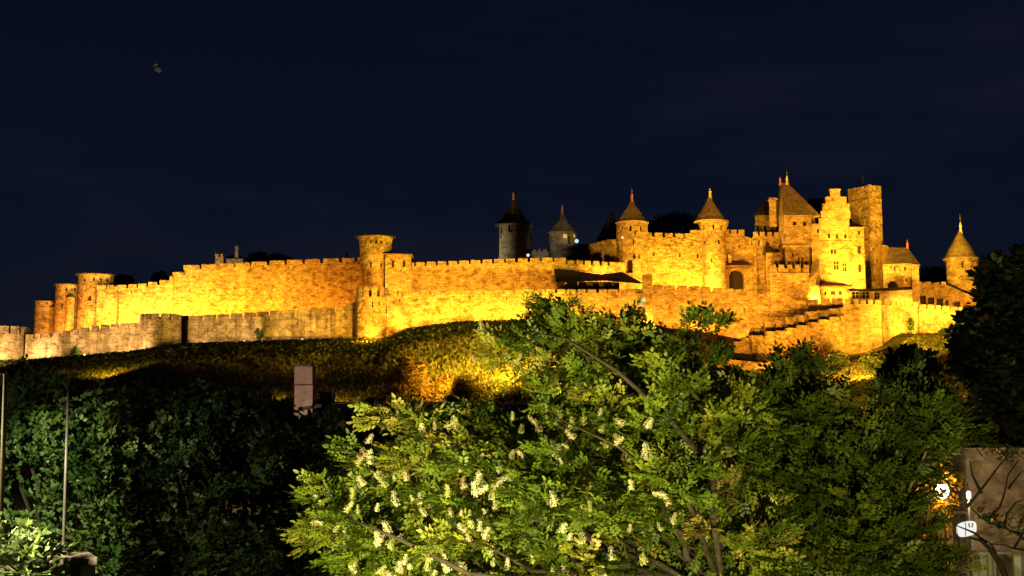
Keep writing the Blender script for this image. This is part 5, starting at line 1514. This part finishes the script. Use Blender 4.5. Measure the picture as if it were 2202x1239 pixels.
b = MB(); b.box(((xL + xR) / 2 - .1, YB + .1, fz(978) + .003), xR - xL + .5, .9, .16); b.box(((xL + xR) / 2 - .1, YB, fz(968)), xR - xL + .7, 1.2, .10); b.build('cornice', M['render'], t)
b = MB(); b.box(((fx(2079) + fx(2090)) / 2, YB - .03, 0), fx(2090) - fx(2079), .12, fz(985)); b.build('corner_pilaster', M['cap'], t)
b = MB(); b.box((fx(2180), YB - .03, fz(1105)), xR - fx(2090), .1, .10); b.build('string_course', M['render'], t)
b = MB(); b.box((fx(2115), YB - .45, fz(1186)), fx(2150) - fx(2080), .9, .06); b.build('window_awning', M['frame'], t)
t = thing('next_house', 'narrow ochre house edge between the leaves below the street lamp', 'house', (fx(2060), 47, 0))
b = MB(); b.box((fx(2062), 50, 0), fx(2075) - fx(2044), 5, fz(1010)); b.build('wall', M['orange_render'], t)
b = MB(); b.box((fx(2062), 50, fz(1010) + .003), fx(2078) - fx(2042), 5.5, .2); b.build('roof', M['tile'], t)
for k, v_ in enumerate((1060, 1120, 1170, 1200)):
    b = MB(); b.box((fx(2062), 47.44, fz(v_)), fx(2074) - fx(2046), .12, .10); b.build('moulding', M['cap'], t)
# oval sign
YS = 41.0
t = thing('street_sign', 'lit white rounded sign crossed by dark strokes beside the corner house', 'sign', P(2080, 1139, YS))
b = MB(); c = P(2080, 1138, YS); RX, RZ = 20 * mpp(YS), 17 * mpp(YS)
fr, bk = [], []
for k in range(28):
    a = 2 * math.pi * k / 28; x = RX * math.copysign(abs(math.cos(a)) ** .6, math.cos(a)); z = RZ * math.copysign(abs(math.sin(a)) ** .6, math.sin(a)) * .88 + .2 * x
    fr.append(Vector((c.x + x, YS, c.z + z))); bk.append(Vector((c.x + x, YS + .14, c.z + z)))
b.face(fr[::-1] if False else fr); b.face(bk[::-1])
for k in range(28): b.face([bk[k], bk[(k + 1) % 28], fr[(k + 1) % 28], fr[k]])
b.build('sign_board', emit('lit_sign_face', (1.0, 0.97, 0.9), .92), t)
def stroke(pts, r, nm='sign_stroke'):
    b = MB(); b.tube([P(u, v, YS - .03) for u, v in pts], r, 5); b.build(nm, M['iron'], t)
stroke([(2075, 1124), (2077, 1132), (2076, 1152)], .014)
stroke([(2084, 1125), (2083.5, 1130), (2086, 1134)], .022); stroke([(2090, 1125), (2092, 1129.5), (2090, 1134)], .022)
b = MB(); b.tube([(c.x - RX * .9, YS + .07, c.z), (c.x - RX * .9, YS + .07, c.z - 4)], .04, 6); b.tube([(c.x, YS + .1, c.z), (c.x + 2, YB, c.z + .1)], .03, 6); b.build('bracket', M['iron'], t)
# street lamp glowing through the leaves
YL = 30.0
pl = P(2026, 1056, YL)
t = thing('street_lamp', 'glowing orange street lamp shining through leaves at the corner', 'street lamp', (pl.x + .1, YL, 0))
b = MB(); b.lathe(pl.x, YL, [(.02, pl.z - .2), (.12, pl.z - .14), (.17, pl.z), (.12, pl.z + .15), (.02, pl.z + .2)], 16); b.build('globe', emit('orange_lamp_glow', (1.0, 0.72, .30), 9), t, smooth=True)
b = MB(); b.tube([(pl.x + .1, YL + .1, 0), (pl.x + .1, YL + .1, pl.z - .1), (pl.x, YL, pl.z - .19)], [.06, .045, .04], 8); b.build('post', M['iron'], t, smooth=True)
b = MB(); b.lathe(pl.x, YL, [(.20, pl.z + .17), (.12, pl.z + .27), (.02, pl.z + .34)], 14); b.build('hood', M['iron'], t)
t = thing('street_lamp', 'smaller far street lamp bulb between the lamp and the house', 'street lamp', (P(2083, 1065, 43).x, 43, 0))
pp = P(2083, 1065, 43); b = MB(); b.lathe(pp.x, 43, [(.02, pp.z - .18), (.08, pp.z - .1), (.08, pp.z + .1), (.02, pp.z + .16)], 12); b.build('globe', emit('pale_lamp_glow', (1.0, .85, .6), 2.2), t)
b = MB(); b.tube([(pp.x, 43.05, 0), (pp.x, 43.05, pp.z - .15)], .04, 6); b.build('post', M['iron'], t)
rng = np.random.default_rng(78)  # leaf clumps added round the lamp to show its halo
t = thing('halo_leaves', 'leaves added around the corner street lamp to carry its orange halo', 'shrub', (P(1985, 1239, 29.4).x, 29.4, 0))
cu = np.array([1965, 1985, 2000, 1990, 2010, 2042, 2050, 1975, 1995, 2022, 2040, 2015, 1960, 2030.]); cv = np.array([1040, 1025, 1010, 1075, 1090, 1085, 1040, 1070, 1045, 1020, 1010, 990, 1090, 1100.])
cen = P_np(cu, cv, np.full(14, 29.4) + rng.uniform(.25, 1.1, 14))
foliage(t, 'leaves', cen, 26, .26, SML, 1.1, M['leaf_olive'], rng, np.array([P(2000, 1100, 29).x, 29.4, 3.5]), tint_mu=.6)
limb(t, [Vector((P(1985, 1239, 29.4).x, 29.4, 0)), P(1985, 1150, 29.4), P(2000, 1060, 29.6), P(2015, 1000, 29.6)], .07, .015, M['bark'], 'stem')
# bare twigged tree before the house
rng = np.random.default_rng(77)
t = thing('bare_tree', 'bare branched dark tree in front of the corner house', 'tree', (P(2196, 1239, 27).x, 27, 0))
rt = P(2170, 1260, 27)
limb(t, [Vector((rt.x + .25, 27, 0)), rt + Vector((.12, 0, -.4)), P(2152, 1215, 27), P(2128, 1180, 27), P(2108, 1162, 27), P(2085, 1156, 27)], .11, .02, M['bark'], 'trunk')
for pts in ([(2150, 1215), (2135, 1175), (2120, 1160)], [(2202, 1160), (2190, 1150), (2160, 1135), (2120, 1120), (2090, 1095), (2080, 1040)], [(2260, 1185), (2200, 1182), (2180, 1180), (2160, 1172), (2130, 1170)], [(2260, 1140), (2200, 1148), (2170, 1140), (2150, 1120)],
            [(2120, 1120), (2150, 1090), (2160, 1060), (2168, 1020), (2190, 990)], [(2080, 1090), (2120, 1040), (2150, 1000), (2165, 980)], [(2168, 1050), (2200, 1010)], [(2110, 1060), (2090, 1020), (2085, 990)], [(2120, 1166), (2095, 1146), (2076, 1138), (2050, 1128)], [(2180, 1180), (2210, 1130), (2215, 1080)], [(2160, 1135), (2165, 1105), (2185, 1080), (2200, 1075)]):
    limb(t, [P(u, v, 27 + rng.uniform(-.4, .4)) for u, v in pts], .035, .01, M['bark'])
cen = P_np(np.array([2168, 2178, 2160, 2190, 2120, 2140, 2180.]), np.array([985, 978, 972, 1110, 1100, 1120, 1130.]), np.full(7, 27.0))
foliage(t, 'leaves', cen, 22, .22, SML, .9, M['leaf_dark'], rng, np.array([rt.x, 27, 4]), tint_mu=.4)

# ------------------------------------------------------------------ winged shape added for a glint in the night sky
bp_ = P(340, 145, 22)
t = thing('sky_glint', 'small pale winged shape added for a glint in the night sky', 'sky_glint', bp_)
b = MB(); s_ = mpp(22)
def bp3(u, v, d=0): return P(u, v, 22 + d)
A, Bq, Cq, Dq = bp3(338, 137), bp3(347, 151), bp3(336, 147), bp3(329, 142)
b.tube([bp3(335, 145, .1), bp3(341, 146, 0), bp3(346, 150, 0), bp3(348, 152, 0)], [.01, .033, .022, .008], 7)
M['glint_tone'] = simple('pale_glint', (0.7, 0.7, 0.62), .1, 8, .8, .1, .01)
b.build('body', M['glint_tone'], t, smooth=True)
for pts in ([(346, 149), (341, 139), (337, 136), (330, 141)], [(345, 151), (339, 149), (334, 148), (331, 144)]):
    b = MB(); q = [bp3(u, v, .04 * i) for i, (u, v) in enumerate(pts)]
    for i in range(3):
        w0, w1 = (.045, .045, .038, .012)[i], (.045, .045, .038, .012)[i + 1]
        o0, o1 = Vector((-.3 * w0, w0, -.8 * w0)), Vector((-.3 * w1, w1, -.8 * w1))
        b.face([q[i], q[i + 1], q[i + 1] + o1, q[i] + o0]); dz = Vector((0, 0, 0.006))
        b.face([q[i] + o0 - dz, q[i + 1] + o1 - dz, q[i + 1] - dz, q[i] - dz])
    b.build('wing', M['glint_tone'], t)
